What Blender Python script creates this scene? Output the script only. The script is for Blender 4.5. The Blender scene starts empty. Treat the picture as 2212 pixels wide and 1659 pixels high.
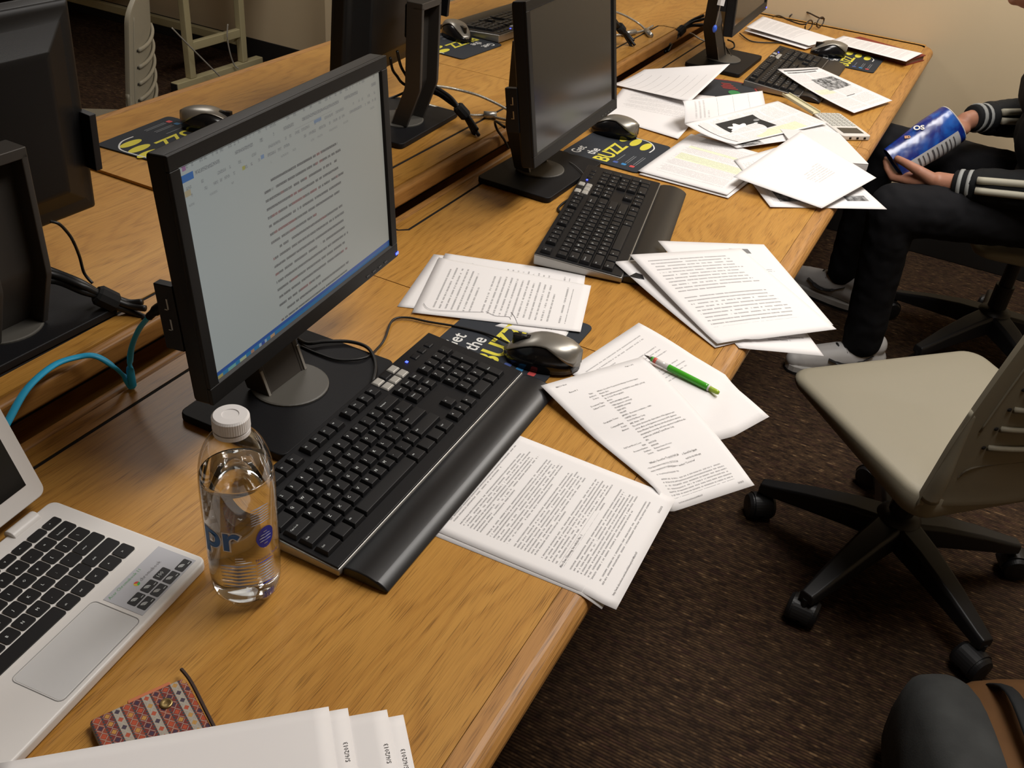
import bpy, bmesh, math, random
from mathutils import Vector, Matrix
random.seed(7)
# ------------------------------------------------------------------ camera, world, lights, exposure
T = 0.74                                    # height of the front desk top above the floor
YAW, PITCH, ROLL, FPX = 0.42375046, 0.59834191, -0.1033564, 2057.06
IW, IH = 2212, 1659
CAM = Vector((0.0, -0.20035, 0.76771 + T))
FWD = Vector((math.cos(PITCH)*math.cos(YAW), math.cos(PITCH)*math.sin(YAW), -math.sin(PITCH)))
_r = FWD.cross(Vector((0, 0, 1))).normalized(); _d = FWD.cross(_r)
RGT = math.cos(ROLL)*_r + math.sin(ROLL)*_d
DWN = -math.sin(ROLL)*_r + math.cos(ROLL)*_d
scene = bpy.context.scene
C = scene.collection
cd = bpy.data.cameras.new('camera'); cam = bpy.data.objects.new('camera', cd); C.objects.link(cam)
cd.sensor_width = 36.0; cd.lens = FPX/IW*36.0; cd.clip_start = 0.02
M3 = Matrix((RGT, -DWN, -FWD)).transposed()
cam.matrix_world = Matrix.Translation(CAM) @ M3.to_4x4()
scene.camera = cam
scene.view_settings.view_transform = 'Standard'; scene.view_settings.look = 'None'
scene.view_settings.gamma = 1.0; scene.view_settings.use_curve_mapping = False
scene.view_settings.exposure = 0.26
w = bpy.data.worlds.new('world'); scene.world = w; w.use_nodes = True
w.node_tree.nodes['Background'].inputs[0].default_value = (1.0, .93, .82, 1)
w.node_tree.nodes['Background'].inputs[1].default_value = 0.02
def ceiling_lamp(x, y, e, sx=1.2, sy=.6, col=(1.0, .955, .91)):
    l = bpy.data.lights.new('ceiling_light', 'AREA'); l.shape = 'RECTANGLE'; l.size = sx; l.size_y = sy
    l.energy = e; l.color = col
    o = bpy.data.objects.new('ceiling_light', l); C.objects.link(o); o.location = (x, y, 2.68)
ceiling_lamp(3.0, -.45, 34)
ceiling_lamp(1.45, -.45, 33)
ceiling_lamp(2.7, 2.4, 16)

def at(u, v, z=0.0):
    """point of the place seen at photo position (u,v) lying at height z over the front desk top"""
    d = RGT*((u-IW/2)/FPX) + DWN*((v-IH/2)/FPX) + FWD
    t = (z + T - CAM.z)/d.z
    return CAM + d*t
def on(u, v, ax, val):
    d = RGT*((u-IW/2)/FPX) + DWN*((v-IH/2)/FPX) + FWD
    t = (val - CAM[ax])/d[ax]
    return CAM + d*t
# ------------------------------------------------------------------ helpers
class NT:
    def __init__(s, name):
        s.m = bpy.data.materials.new(name); s.m.use_nodes = True
        s.t = s.m.node_tree; s.b = s.t.nodes['Principled BSDF']
    def n(s, typ, **k):
        x = s.t.nodes.new(typ)
        for a, b in k.items():
            if a.startswith('i_'): x.inputs[a[2:].replace('_', ' ')].default_value = b
            else: setattr(x, a, b)
        return x
    def l(s, a, b): s.t.links.new(a, b)
    def put(s, inp, v):
        if isinstance(v, (int, float)): inp.default_value = v
        elif isinstance(v, (tuple, list)): inp.default_value = tuple(v) if len(v) == len(inp.default_value) else tuple(v)+(1,)
        else: s.l(v, inp)
    def ma(s, op, a, b=0.0, c=None):
        x = s.t.nodes.new('ShaderNodeMath'); x.operation = op
        s.put(x.inputs[0], a); s.put(x.inputs[1], b)
        if c is not None: s.put(x.inputs[2], c)
        return x.outputs[0]
    def gt(s, a, b): return s.ma('GREATER_THAN', a, b)
    def lt(s, a, b): return s.ma('LESS_THAN', a, b)
    def mul(s, *a):
        r = a[0]
        for b in a[1:]: r = s.ma('MULTIPLY', r, b)
        return r
    def mix(s, f, a, b):
        x = s.t.nodes.new('ShaderNodeMix'); x.data_type = 'RGBA'
        s.put(x.inputs[0], f); s.put(x.inputs[6], a); s.put(x.inputs[7], b)
        return x.outputs[2]
    def mapr(s, v, a, b, c=0.0, d=1.0):
        x = s.t.nodes.new('ShaderNodeMapRange'); s.put(x.inputs[0], v)
        for i, q in enumerate((a, b, c, d)): x.inputs[i+1].default_value = q
        return x.outputs[0]
    def comb(s, x, y, z=0.0):
        q = s.t.nodes.new('ShaderNodeCombineXYZ')
        for i, v in enumerate((x, y, z)): s.put(q.inputs[i], v)
        return q.outputs[0]
    def noise(s, vec, scale, detail=2.0, rough=.5, dist=0.0):
        x = s.t.nodes.new('ShaderNodeTexNoise'); s.l(vec, x.inputs['Vector'])
        x.inputs['Scale'].default_value = scale; x.inputs['Detail'].default_value = detail
        x.inputs['Roughness'].default_value = rough; x.inputs['Distortion'].default_value = dist
        return x.outputs['Fac']
    def coord(s, kind='Object'):
        x = s.t.nodes.new('ShaderNodeTexCoord'); return x.outputs[kind]
    def sep(s, v):
        x = s.t.nodes.new('ShaderNodeSeparateXYZ'); s.l(v, x.inputs[0]); return x.outputs
    def scale(s, v, sc, loc=(0, 0, 0)):
        x = s.t.nodes.new('ShaderNodeMapping'); s.l(v, x.inputs[0])
        x.inputs['Scale'].default_value = sc; x.inputs['Location'].default_value = loc
        return x.outputs[0]
    def bump(s, h, strength=.3, dist=.001):
        x = s.t.nodes.new('ShaderNodeBump'); s.l(h, x.inputs['Height'])
        x.inputs['Strength'].default_value = strength; x.inputs['Distance'].default_value = dist
        s.l(x.outputs[0], s.b.inputs['Normal'])
MATS = {}
def mat(name, col=(.5, .5, .5), rough=.5, metal=0.0, spec=.5, vary=0.0, vscale=40, bump=0.0, bscale=400, emit=0.0, coat=0.0, trans=0.0, ior=1.45):
    if name in MATS: return MATS[name]
    q = NT(name); b = q.b
    b.inputs['Base Color'].default_value = (*col, 1); b.inputs['Roughness'].default_value = rough
    b.inputs['Metallic'].default_value = metal; b.inputs['Specular IOR Level'].default_value = spec
    b.inputs['Coat Weight'].default_value = coat
    b.inputs['Transmission Weight'].default_value = trans; b.inputs['IOR'].default_value = ior
    co = q.coord()
    if vary:
        f = q.noise(co, vscale, 3)
        q.l(q.mix(q.mapr(f, .3, .7), tuple(c*(1-vary) for c in col), tuple(min(1, c*(1+vary)) for c in col)), b.inputs['Base Color'])
    if bump: q.bump(q.noise(co, bscale, 2), bump, .0006)
    if emit:
        b.inputs['Emission Color'].default_value = (*col, 1); b.inputs['Emission Strength'].default_value = emit
    MATS[name] = q.m; return q.m
def mesh_obj(name, me, m, parent=None, smooth=False):
    o = bpy.data.objects.new(name, me); C.objects.link(o)
    if m is not None and not me.materials: me.materials.append(m)
    if parent: o.parent = parent
    if smooth:
        for p in me.polygons: p.use_smooth = True
    return o
class MB:
    def __init__(s): s.v = []; s.f = []; s.mi = []
    def add(s, vs, fs, mi=0):
        b = len(s.v); s.v += [tuple(x) for x in vs]
        for f in fs: s.f.append([b+i for i in f]); s.mi.append(mi)
        return s
    def box(s, x0, x1, y0, y1, z0, z1, mi=0):
        return s.add([(x0,y0,z0),(x1,y0,z0),(x1,y1,z0),(x0,y1,z0),(x0,y0,z1),(x1,y0,z1),(x1,y1,z1),(x0,y1,z1)],
                     [(3,2,1,0),(4,5,6,7),(0,1,5,4),(1,2,6,5),(2,3,7,6),(3,0,4,7)], mi)
    def frust(s, cx, cy, w, d, z0, z1, inset, mi=0):
        a, b = w/2, d/2; c, e = a-inset, b-inset
        return s.add([(cx-a,cy-b,z0),(cx+a,cy-b,z0),(cx+a,cy+b,z0),(cx-a,cy+b,z0),(cx-c,cy-e,z1),(cx+c,cy-e,z1),(cx+c,cy+e,z1),(cx-c,cy+e,z1)],
                     [(3,2,1,0),(4,5,6,7),(0,1,5,4),(1,2,6,5),(2,3,7,6),(3,0,4,7)], mi)
    def prism(s, poly, z0, z1, mi=0):
        n = len(poly)
        return s.add([(x,y,z0) for x,y in poly]+[(x,y,z1) for x,y in poly],
                     [tuple(range(n-1,-1,-1)), tuple(range(n,2*n))]+[(i,(i+1)%n,n+(i+1)%n,n+i) for i in range(n)], mi)
    def rings(s, rs, cap=True, closed=True, mi=0):
        n = len(rs[0]); vs = [p for r in rs for p in r]; fs = []
        for k in range(len(rs)-1):
            for i in range(n if closed else n-1):
                j = (i+1) % n; fs.append((k*n+i, k*n+j, (k+1)*n+j, (k+1)*n+i))
        if cap: fs += [tuple(range(n-1,-1,-1)), tuple((len(rs)-1)*n+i for i in range(n))]
        return s.add(vs, fs, mi)
    def lathe(s, prof, n=24, c=(0,0,0), cap=True, mi=0):
        rs = [[(c[0]+r*math.cos(2*math.pi*i/n), c[1]+r*math.sin(2*math.pi*i/n), c[2]+z) for i in range(n)] for r, z in prof]
        return s.rings(rs, cap, True, mi)
    def tube(s, pts, r, n=8, mi=0, flat=None):
        pts = [Vector(p) for p in pts]; rs = []
        up = Vector((0,0,1))
        for i, p in enumerate(pts):
            t = (pts[min(i+1,len(pts)-1)]-pts[max(i-1,0)]).normalized()
            a = t.cross(up)
            if a.length < 1e-3: a = t.cross(Vector((1,0,0)))
            a.normalize(); b = a.cross(t)
            rr = r[i] if isinstance(r, (list, tuple)) else r
            ra, rb = (rr, rr) if not flat else (rr*flat[0], rr*flat[1])
            rs.append([p + a*(ra*math.cos(2*math.pi*k/n)) + b*(rb*math.sin(2*math.pi*k/n)) for k in range(n)])
        return s.rings(rs, True, True, mi)
    def ell(s, c, r, n=16, m=10, rot=None, mi=0):
        c = Vector(c); rs = []
        if isinstance(r, (int, float)): r = (r, r, r)
        R = rot.to_matrix() if rot is not None else Matrix.Identity(3)
        for k in range(m+1):
            a = -math.pi/2 + math.pi*(k*.98+.01*m)/m
            rs.append([c + R @ Vector((r[0]*math.cos(a)*math.cos(2*math.pi*i/n), r[1]*math.cos(a)*math.sin(2*math.pi*i/n), r[2]*math.sin(a))) for i in range(n)])
        return s.rings(rs, True, True, mi)
    def limb(s, chain, n=12):
        """tapered capsule chain [(point, radius), ...]"""
        for (p, r), (q, t) in zip(chain, chain[1:]): s.tube([p, q], [r, t], n)
        for p, r in chain: s.ell(p, r, 12, 8)
        return s
    def build(s, name, m, parent=None, smooth=False, bevel=0.0, seg=2, mats=None):
        me = bpy.data.meshes.new(name); me.from_pydata([tuple(v) for v in s.v], [], s.f); me.update()
        o = mesh_obj(name, me, m, parent, smooth)
        if mats:
            for x in mats: me.materials.append(x)
            for p, i in zip(me.polygons, s.mi): p.material_index = i
        if bevel:
            md = o.modifiers.new('bevel', 'BEVEL'); md.width = bevel; md.segments = seg; md.limit_method = 'ANGLE'; md.angle_limit = math.radians(40)
            for p in me.polygons: p.use_smooth = True
            wn = o.modifiers.new('wn', 'WEIGHTED_NORMAL'); wn.keep_sharp = True
        return o
def spline(pts, n=6):
    """Catmull-Rom through points"""
    P = [Vector(p) for p in pts]; out = []
    for i in range(len(P)-1):
        a, b, c, d = P[max(i-1,0)], P[i], P[i+1], P[min(i+2,len(P)-1)]
        for k in range(n):
            t = k/n
            out.append(.5*((2*b)+(c-a)*t+(2*a-5*b+4*c-d)*t*t+(3*b-a-3*c+d)*t**3))
    out.append(P[-1]); return out
def remesh(o, voxel, smooth=4):
    r = o.modifiers.new('remesh', 'REMESH'); r.mode = 'VOXEL'; r.voxel_size = voxel; r.use_smooth_shade = True
    if smooth:
        q = o.modifiers.new('smooth', 'SMOOTH'); q.factor = .5; q.iterations = smooth
    return o
def wrinkle(o, strength, size, name='wr'):
    t = bpy.data.textures.new(name, 'CLOUDS'); t.noise_scale = size; t.noise_depth = 1
    d = o.modifiers.new('wrinkle', 'DISPLACE'); d.texture = t; d.strength = strength; d.mid_level = .5; d.texture_coords = 'LOCAL'
    return o
def tag(o, label, cat, group=None, kind=None):
    if label: o['label'] = label
    if cat: o['category'] = cat
    if group: o['group'] = group
    if kind: o['kind'] = kind
    return o
def thing(name, label, cat, loc=(0,0,0), rz=0.0, group=None):
    o = bpy.data.objects.new(name, None); C.objects.link(o); o.empty_display_size = .05
    o.location = loc; o.rotation_euler = (0, 0, rz)
    return tag(o, label, cat, group)
def struct(o): o['kind'] = 'structure'; return o
def dup(root, loc, rz, label=None, group=None):
    r = root.copy(); C.objects.link(r); r.location = loc; r.rotation_euler = (0, 0, rz)
    if label: r['label'] = label
    if group: r['group'] = group
    for ch in root.children:
        c = ch.copy(); C.objects.link(c); c.parent = r
        for g in ch.children:
            d = g.copy(); C.objects.link(d); d.parent = c
    return r
TXT = {}
def text_mesh(s, size, res=2, align='LEFT', bold=0.0):
    k = (s, size, res, align, bold)
    if k in TXT: return TXT[k]
    cu = bpy.data.curves.new('t', 'FONT'); cu.body = s; cu.size = size; cu.resolution_u = res; cu.align_x = align; cu.fill_mode = 'BOTH'; cu.offset = bold
    o = bpy.data.objects.new('t', cu); C.objects.link(o)
    me = bpy.data.meshes.new_from_object(o, depsgraph=bpy.context.evaluated_depsgraph_get())
    bpy.data.objects.remove(o); bpy.data.curves.remove(cu)
    me.materials.clear(); me.name = 'lettering'
    TXT[k] = me; return me
def lettering(name, s, size, m, parent, loc, rz=0.0, res=2, align='LEFT', rot=None, sx=1.0, bold=0.0):
    me = text_mesh(s, size, res, align, bold).copy(); me.materials.append(m)
    o = bpy.data.objects.new(name, me); C.objects.link(o); o.parent = parent; o.location = loc
    o.rotation_euler = rot if rot else (0, 0, rz); o.scale = (sx, 1, 1)
    return o
def rrect(x0, x1, y0, y1, r, n=4):
    out = []
    for cx, cy, a0 in ((x1-r, y0+r, -90), (x1-r, y1-r, 0), (x0+r, y1-r, 90), (x0+r, y0+r, 180)):
        for k in range(n+1):
            a = math.radians(a0+90*k/n); out.append((cx+r*math.cos(a), cy+r*math.sin(a)))
    return out
# ------------------------------------------------------------------ materials
def wood_mat(name, c1, c2, c3, off=0.0, rough=.36):
    q = NT(name); co = q.coord(); s = q.scale(co, (1, 1, 1), (off, off*.7, 0))
    warp = q.noise(q.scale(s, (1.1, 4.0, 4.0)), 1.5, 2)
    x, y, z = q.sep(s)[:3]
    ph = q.ma('ADD', q.mul(q.ma('ADD', y, q.mul(z, .6)), 26.0), q.mul(warp, 17.0))
    band = q.ma('ABSOLUTE', q.ma('SUBTRACT', q.ma('FRACT', ph), .5))
    band = q.mapr(band, .0, .5)
    grain = q.noise(q.scale(s, (7, 300, 300)), 1.0, 3, .6)
    pores = q.noise(q.scale(s, (24, 1000, 1000)), 1.0, 1, .5)
    pm = q.mul(q.mapr(pores, .53, .68), q.mapr(band, .10, .7, .35, 1.0))
    tone = q.noise(q.scale(s, (1.5, 9, 9)), 1.0, 2)
    base = q.mix(q.mapr(tone, .3, .7), c1, c2)
    base = q.mix(q.mul(q.mapr(grain, .35, .75), .35), base, c3)
    base = q.mix(q.mul(q.mapr(band, .55, 1.0), .34), base, c3)
    base = q.mix(q.mul(pm, .68), base, tuple(k*.42 for k in c3))
    q.l(base, q.b.inputs['Base Color']); q.b.inputs['Roughness'].default_value = rough
    q.b.inputs['Specular IOR Level'].default_value = .4
    q.bump(pores, .12, .0004)
    return q.m
OAK = wood_mat('oak_laminate', (.50, .262, .058), (.435, .213, .041), (.30, .125, .020))
OAK2 = wood_mat('oak_trim', (.46, .23, .065), (.36, .17, .042), (.24, .10, .022), 3.1, .45)
BLK = mat('black_plastic', (.006, .006, .007), .45, spec=.3)
BLKM = mat('black_matte_plastic', (.006, .006, .007), .55, spec=.25, bump=.15, bscale=900)
BLKG = mat('black_gloss', (.006, .006, .007), .18)
DARKGAP = mat('dark_gap', (.006, .004, .003), .9)
SILV = mat('silver_paint', (.34, .33, .31), .34, metal=.75)
STEEL = mat('steel', (.42, .41, .38), .35, metal=.8)
KEYM = mat('key_black', (.009, .009, .010), .46, spec=.35)
LEG = mat('key_legend_white', (.72, .76, .76), .6)
PAPERW = mat('plain_paper', (.75, .73, .725), .75)
INK = mat('print_ink', (.055, .052, .055), .7)
CABLE = mat('black_cable', (.008, .008, .008), .45)
WHITEP = mat('white_plastic', (.72, .70, .68), .38)
BEIGE = mat('beige_shell_plastic', (.255, .230, .170), .5, spec=.35, bump=.25, bscale=1400)
BEIGEM = mat('beige_painted_metal', (.40, .35, .20), .45)
WALLM = mat('beige_wall_paint', (.62, .50, .325), .85, vary=.03, vscale=3, bump=.15, bscale=260)
# ------------------------------------------------------------------ the room
def carpet():
    q = NT('woven_carpet'); co = q.coord(); x, y, z = q.sep(co)[:3]
    row = q.ma('FLOOR', q.mul(x, 150.0))
    rf = q.ma('ABSOLUTE', q.ma('SUBTRACT', q.ma('FRACT', q.mul(x, 150.0)), .5))
    ridge = q.mapr(rf, .05, .45, 1.0, 0.0)
    dash = q.noise(q.comb(q.mul(row, 3.7), q.mul(y, 34.0)), 1.0, 2, .6)
    big = q.noise(co, 3.0, 2)
    fine = q.noise(co, 420, 2)
    c = q.mix(q.mapr(dash, .38, .66), (.028, .016, .010), (.108, .062, .031))
    c = q.mix(q.mul(q.mapr(dash, .64, .72), .6), c, (.27, .165, .082))
    c = q.mix(q.mul(q.mapr(q.noise(q.comb(q.mul(row, 9.1), q.mul(y, 21.0)), 1.0, 1), .55, .68), .5), c, (.060, .026, .022))
    c = q.mix(q.mul(q.ma('SUBTRACT', 1.0, ridge), .75), c, (.012, .007, .006))
    c = q.mix(q.mul(q.mapr(big, .4, .7), .25), c, (.05, .034, .022))
    q.l(c, q.b.inputs['Base Color']); q.b.inputs['Roughness'].default_value = .95; q.b.inputs['Specular IOR Level'].default_value = .1
    q.bump(q.ma('ADD', ridge, fine), .6, .003)
    return q.m
X0, X1, XR, Y0, Y1, YC, ZC = -3.0, 3.70, 3.90, -3.2, 5.0, 2.60, 2.70
struct(MB().box(X0, XR+.1, Y0, Y1, -.05, 0).build('floor', carpet()))
struct(MB().box(X0, XR+.1, Y0, Y1, ZC, ZC+.05).build('ceiling', mat('ceiling_paint', (.70, .66, .58), .9, bump=.2, bscale=60)))
struct(MB().box(X1, X1+.3, Y0, YC, 0, ZC).build('wall_back', WALLM))
struct(MB().box(XR, XR+.1, YC, Y1, 0, ZC).build('wall_recess', WALLM))
struct(MB().box(X0, XR, Y1, Y1+.1, 0, ZC).build('wall_left', WALLM))
struct(MB().box(X0, X1, Y0-.1, Y0, 0, ZC).build('wall_right', WALLM))
struct(MB().box(X0-.1, X0, Y0, Y1, 0, ZC).build('wall_front', WALLM))
RUB = mat('black_rubber', (.010, .009, .008), .6)
struct(MB().box(XR-.008, XR, YC, Y1, 0, .10).build('baseboard_recess', RUB, bevel=.003))
struct(MB().box(X1-.008, X1, Y0, YC, 0, .10).build('baseboard_back', RUB, bevel=.003))
struct(MB().box(X1, XR, YC, YC+.008, 0, .10).build('baseboard_corner', RUB, bevel=.003))
# ------------------------------------------------------------------ desks
def desk(label, x0, x1, y0, y1, z, f0, f1, fy, roundx1=False, flip=False, group='oak desks in the front row'):
    """one desk: top with a notch for its cable flap, bullnose edge strip, flap, added dark backing and strip for the shade in its gap, end panels, modesty panel.
    y0 is the user's edge, y1 the edge at the ledge (flip: the other way round)"""
    t = thing('computer_desk', label, 'desk', ((x0+x1)/2, y0, 0), 0.0, group)
    cx = (x0+x1)/2; sg = -1 if flip else 1; D = abs(y1-y0); F = abs(fy-y0)
    a, b = x0-cx+.001, x1-cx-.001
    tr = .034; th = .034
    def P(pts): 
        pts = [(x, sg*y) for x, y in pts]
        return pts if sg > 0 else pts[::-1]
    g0, g1 = f0-cx, f1-cx; c = .016
    top = [(a, tr), (b, tr), (b, D)]
    if g1 < b-.001: top += [(g1, D), (g1, F+c), (g1-c*.9, F)]
    else: top = top[:-1] + [(b, F)]
    if g0 > a+.001: top += [(g0+c*.9, F), (g0, F+c), (g0, D), (a, D)]
    else: top += [(a, F)]
    e = .006
    MB().prism(P(top), z-th, z).build('desk_top', OAK, t)
    e = .0065
    fl = [(max(g0, a)+(e if g0 > a else 0), F+c+e*.4), (max(g0, a)+(e if g0 > a else 0)+c*.8, F+e), (min(g1, b)-(e if g1 < b else 0)-c*.8, F+e), (min(g1, b)-(e if g1 < b else 0), F+c+e*.4), (min(g1, b)-(e if g1 < b else 0), D), (max(g0, a)+(e if g0 > a else 0), D)]
    MB().prism(P(fl), z-.018, z-.0006).build('cable_flap', OAK, t)
    MB().box(max(g0, a), min(g1, b), *sorted((sg*(F-.02), sg*D)), z-.05, z-.036).build('gap_backing', DARKGAP, t)  # dark sheet added beneath so the groove looks deep and shaded
    gx0, gx1 = max(g0, a), min(g1, b); q0 = c if g0 > a else 0; q1 = c if g1 < b else 0
    gp = [(gx0, D-.01), (gx0, F+q0), (gx0+q0*.9, F), (gx1-q1*.9, F), (gx1, F+q1), (gx1, D-.01), (gx1-.008, D-.01), (gx1-.008, F+q1+.004), (gx1-q1*.9-.004, F+.009), (gx0+q0*.9+.004, F+.009), (gx0+.008, F+q0+.004), (gx0+.008, D-.01)]
    MB().prism(P(gp[::-1]), z-.012, z-.0012).build('gap_shade', DARKGAP, t)  # black strip in the gap, paints the groove's shade
    # bullnose strip along the user's edge
    prof = [(tr-.0008, z-th)] + [(.017-.017*math.sin(math.radians(q))*1.0, z-th/2-th/2*math.cos(math.radians(q))) for q in range(0, 181, 20)] + [(tr-.0008, z)]
    if roundx1:
        R = .06; path = [(a, 0.0, 1.0, 0)] 
        rs = [[(a, sg*y, zz) for y, zz in prof]]
        for k in range(9):
            an = math.radians(-90+90*k/8); 
            rs.append([(b-R+(R-y)*math.cos(an), sg*(R+(R-y)*math.sin(an)), zz) for y, zz in prof])
        rs.append([(b-y, sg*D, zz) for y, zz in prof])
    else: rs = [[(a, sg*y, zz) for y, zz in prof], [(b, sg*y, zz) for y, zz in prof]]
    MB().rings(rs).build('edge_trim', OAK2, t, smooth=False)
    # strip along the ledge side
    zz0 = z-th
    MB().prism(P([(a, D+.0006), (b, D+.0006), (b, D+.020), (a, D+.020)]), zz0, z+.0004).build('back_trim', OAK2, t, bevel=.007, seg=3)
    for xx in (a+.02, b-.06): MB().box(xx, xx+.03, *sorted((sg*.36, sg*(D-.06))), 0, z-.052).build('end_panel', OAK, t, bevel=.002)
    MB().box(a+.05, b-.06, *sorted((sg*(D-.055), sg*(D-.035))), .12, z-.055).build('modesty_panel', OAK, t, bevel=.002)
    return t
XA, XB, XE = 1.178, 2.430, 3.688
desk('oak desk in front with white laptop and lit monitor', -.12, XA, 0.0, .686, T, -.02, 1.02, .650)
desk('middle oak desk of the front row with dark monitor', XA, XB, 0.0, .683, T, 1.345, 2.28, .650)
desk('oak desk of the front row against the beige wall', XB, XE, 0.0, .683, T, 2.60, 3.53, .650, roundx1=True)
ZR1, ZR2 = .036, .042                       # the row behind stands a little higher
XR1, XR2 = 1.150, 2.170
GB = 'oak desks in the row behind'
desk('oak desk behind the lit monitor, nearest the camera in the raised rear row', .05, XR1, 1.415, .757, T+ZR1, .15, 1.06, .797, flip=True, group=GB)
desk('raised rear-row oak desk with a yellow and black mouse pad at its far edge', XR1, XR2, 1.415, .728, T+ZR2, 1.27, 2.05, .786, flip=True, group=GB)
desk('oak desk of the rear row carrying the keyboard behind the dark monitors', XR2, XE, 1.415, .728, T+ZR2, 2.30, 3.03, .786, flip=True, group=GB)
# ------------------------------------------------------------------ monitors
MC = {}
def shared(key, fn):
    if key not in MC: MC[key] = fn()
    return MC[key]
def inst(name, proto, parent, loc=(0,0,0), rot=(0,0,0)):
    """first use of a prototype places it, later ones place a copy sharing its mesh"""
    if not proto.get('_used'):
        o = proto; o['_used'] = 1
    else:
        o = proto.copy(); C.objects.link(o)
        o.name = name
    o.parent = parent; o.location = loc; o.rotation_euler = rot
    return o
MW, MH = .435, .290
HOUS = mat('monitor_housing', (.0055, .0053, .0053), .45, spec=.28, bump=.12, bscale=1200)
NECKM = mat('monitor_neck_grey', (.050, .044, .038), .42, metal=.2, spec=.3)
DISCM = mat('stand_disc_grey', (.075, .070, .060), .5)
SCROFF = mat('screen_dark', (.010, .010, .011), .13)
BLUELED = mat('blue_led', (.03, .05, 1.0), .4, emit=6.0)
PORTM = mat('port_metal', (.5, .48, .42), .3, metal=.9)
def p_base():
    return MB().prism(rrect(-.128, .128, -.088, .080, .012), .001, .0125).build('base_plate', BLKM, bevel=.002)
def p_disc(): return MB().lathe([(.052, .0122), (.052, .0145), (.050, .0155), (.001, .0155)], 40).build('swivel_disc', DISCM)
def neck_path(z): 
    return .006 if z < .016 else (.006+(z-.016)*.36 if z < .10 else .036)
def p_neck():
    zs = [.015, .04, .07, .096, .104, .15, .21, .262]
    m = MB()
    m.rings([[(-.033, neck_path(z)-.001, z), (.033, neck_path(z)-.001, z), (.033, neck_path(z)+.010, z), (-.033, neck_path(z)+.010, z)] for z in zs])
    for s in (-1, 1):
        m.rings([[(s*.036-.0045, neck_path(z)-.002, z), (s*.036+.0045, neck_path(z)-.002, z), (s*.036+.0045, neck_path(z)+.034, z), (s*.036-.0045, neck_path(z)+.034, z)] for z in zs])
    m.rings([[(-.0405, .034, z), (.0405, .034, z), (.0405, .070, z), (-.0405, .070, z)] for z in (.256, .270)])
    return m.build('neck', NECKM, bevel=.0015)
def p_glint(s):  # pale strip painting the light caught on the neck's lower edge
    m = MB()
    if 1:
        m.rings([[(s*.0385-.002, neck_path(z)-.0035, z), (s*.0385+.002, neck_path(z)-.0035, z), (s*.0385+.002, neck_path(z)-.0018, z), (s*.0385-.002, neck_path(z)-.0018, z)] for z in (.0158, .035, .050)])
    return m.build('neck_glint', mat('neck_glint_grey', (.28, .26, .23), .4, metal=.3))
def p_hinge(): return MB().box(-.031, .031, .024, .041, .195, .262).build('hinge_block', BLKM, bevel=.004)
def p_house():
    m = MB(); W, H = MW/2, MH/2
    m.rings([[(-W*a, y, -H*b), (W*a, y, -H*b), (W*a, y, H*b), (-W*a, y, H*b)] for a, b, y in ((1, 1, .004), (1, 1, .026), (.97, .955, .030), (.90, .84, .034), (.74, .66, .052), (.70, .60, .054))])
    return m.build('rear_housing', HOUS, bevel=.0025)
def p_bezel():
    m = MB(); W, H = MW/2, MH/2; s, tp, bt = .0155, .0165, .0215
    m.box(-W, W, 0, .0055, H-tp, H); m.box(-W, W, 0, .0055, -H, -H+bt)
    m.box(-W, -W+s, 0, .0055, -H+bt, H-tp); m.box(W-s, W, 0, .0055, -H+bt, H-tp)
    m.rings([[(-W+s-k, y, -H+bt-k), (W-s+k, y, -H+bt-k), (W-s+k, y, H-tp+k), (-W+s-k, y, H-tp+k)] for k, y in ((0, .0003), (-.0022, .0035))], cap=False)
    return m.build('bezel', HOUS, bevel=.0012)
def p_screen(m_):
    W, H = MW/2, MH/2; s, tp, bt = .0155, .0165, .0215
    mb = MB(); mb.add([(-W+s-.001, .0036, -H+bt-.001), (W-s+.001, .0036, -H+bt-.001), (W-s+.001, .0036, H-tp+.001), (-W+s-.001, .0036, H-tp+.001)], [(0, 1, 2, 3)])
    o = mb.build('screen', m_); uv = o.data.uv_layers.new(name='UVMap')
    for i, c in enumerate(((0, 1), (1, 1), (1, 0), (0, 0))): uv.data[i].uv = c
    return o
def p_ports():
    m = MB().box(-MW/2-.0012, -MW/2+.01, .026, .050, -.080, .000)
    return m.build('port_panel', BLK, bevel=.001)
def p_usb():
    m = MB()
    for z in (-.055, -.030): m.box(-MW/2-.0018, -MW/2-.0008, .0345, .0365, z, z+.014); m.box(-MW/2-.0018, -MW/2-.0008, .0345, .0405, z, z+.0012)
    return m.build('usb_port', PORTM)
def p_led(): return MB().box(MW/2-.0065, MW/2+.0006, -.0006, .003, -MH/2+.004, -MH/2+.0075).build('power_light', BLUELED)
def p_vent():
    m = MB()
    for k in range(14): m.box(-.10+k*.0145, -.092+k*.0145, .030, .0345, .123, .1262)
    return m.build('vent_slots', DARKGAP)
def p_buttons():
    m = MB()
    for k in range(4): m.box(.125+k*.017, .133+k*.017, -.0008, .001, -.139, -.1375)
    return m.build('button_row', mat('button_grey', (.05, .05, .05), .4))
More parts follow.
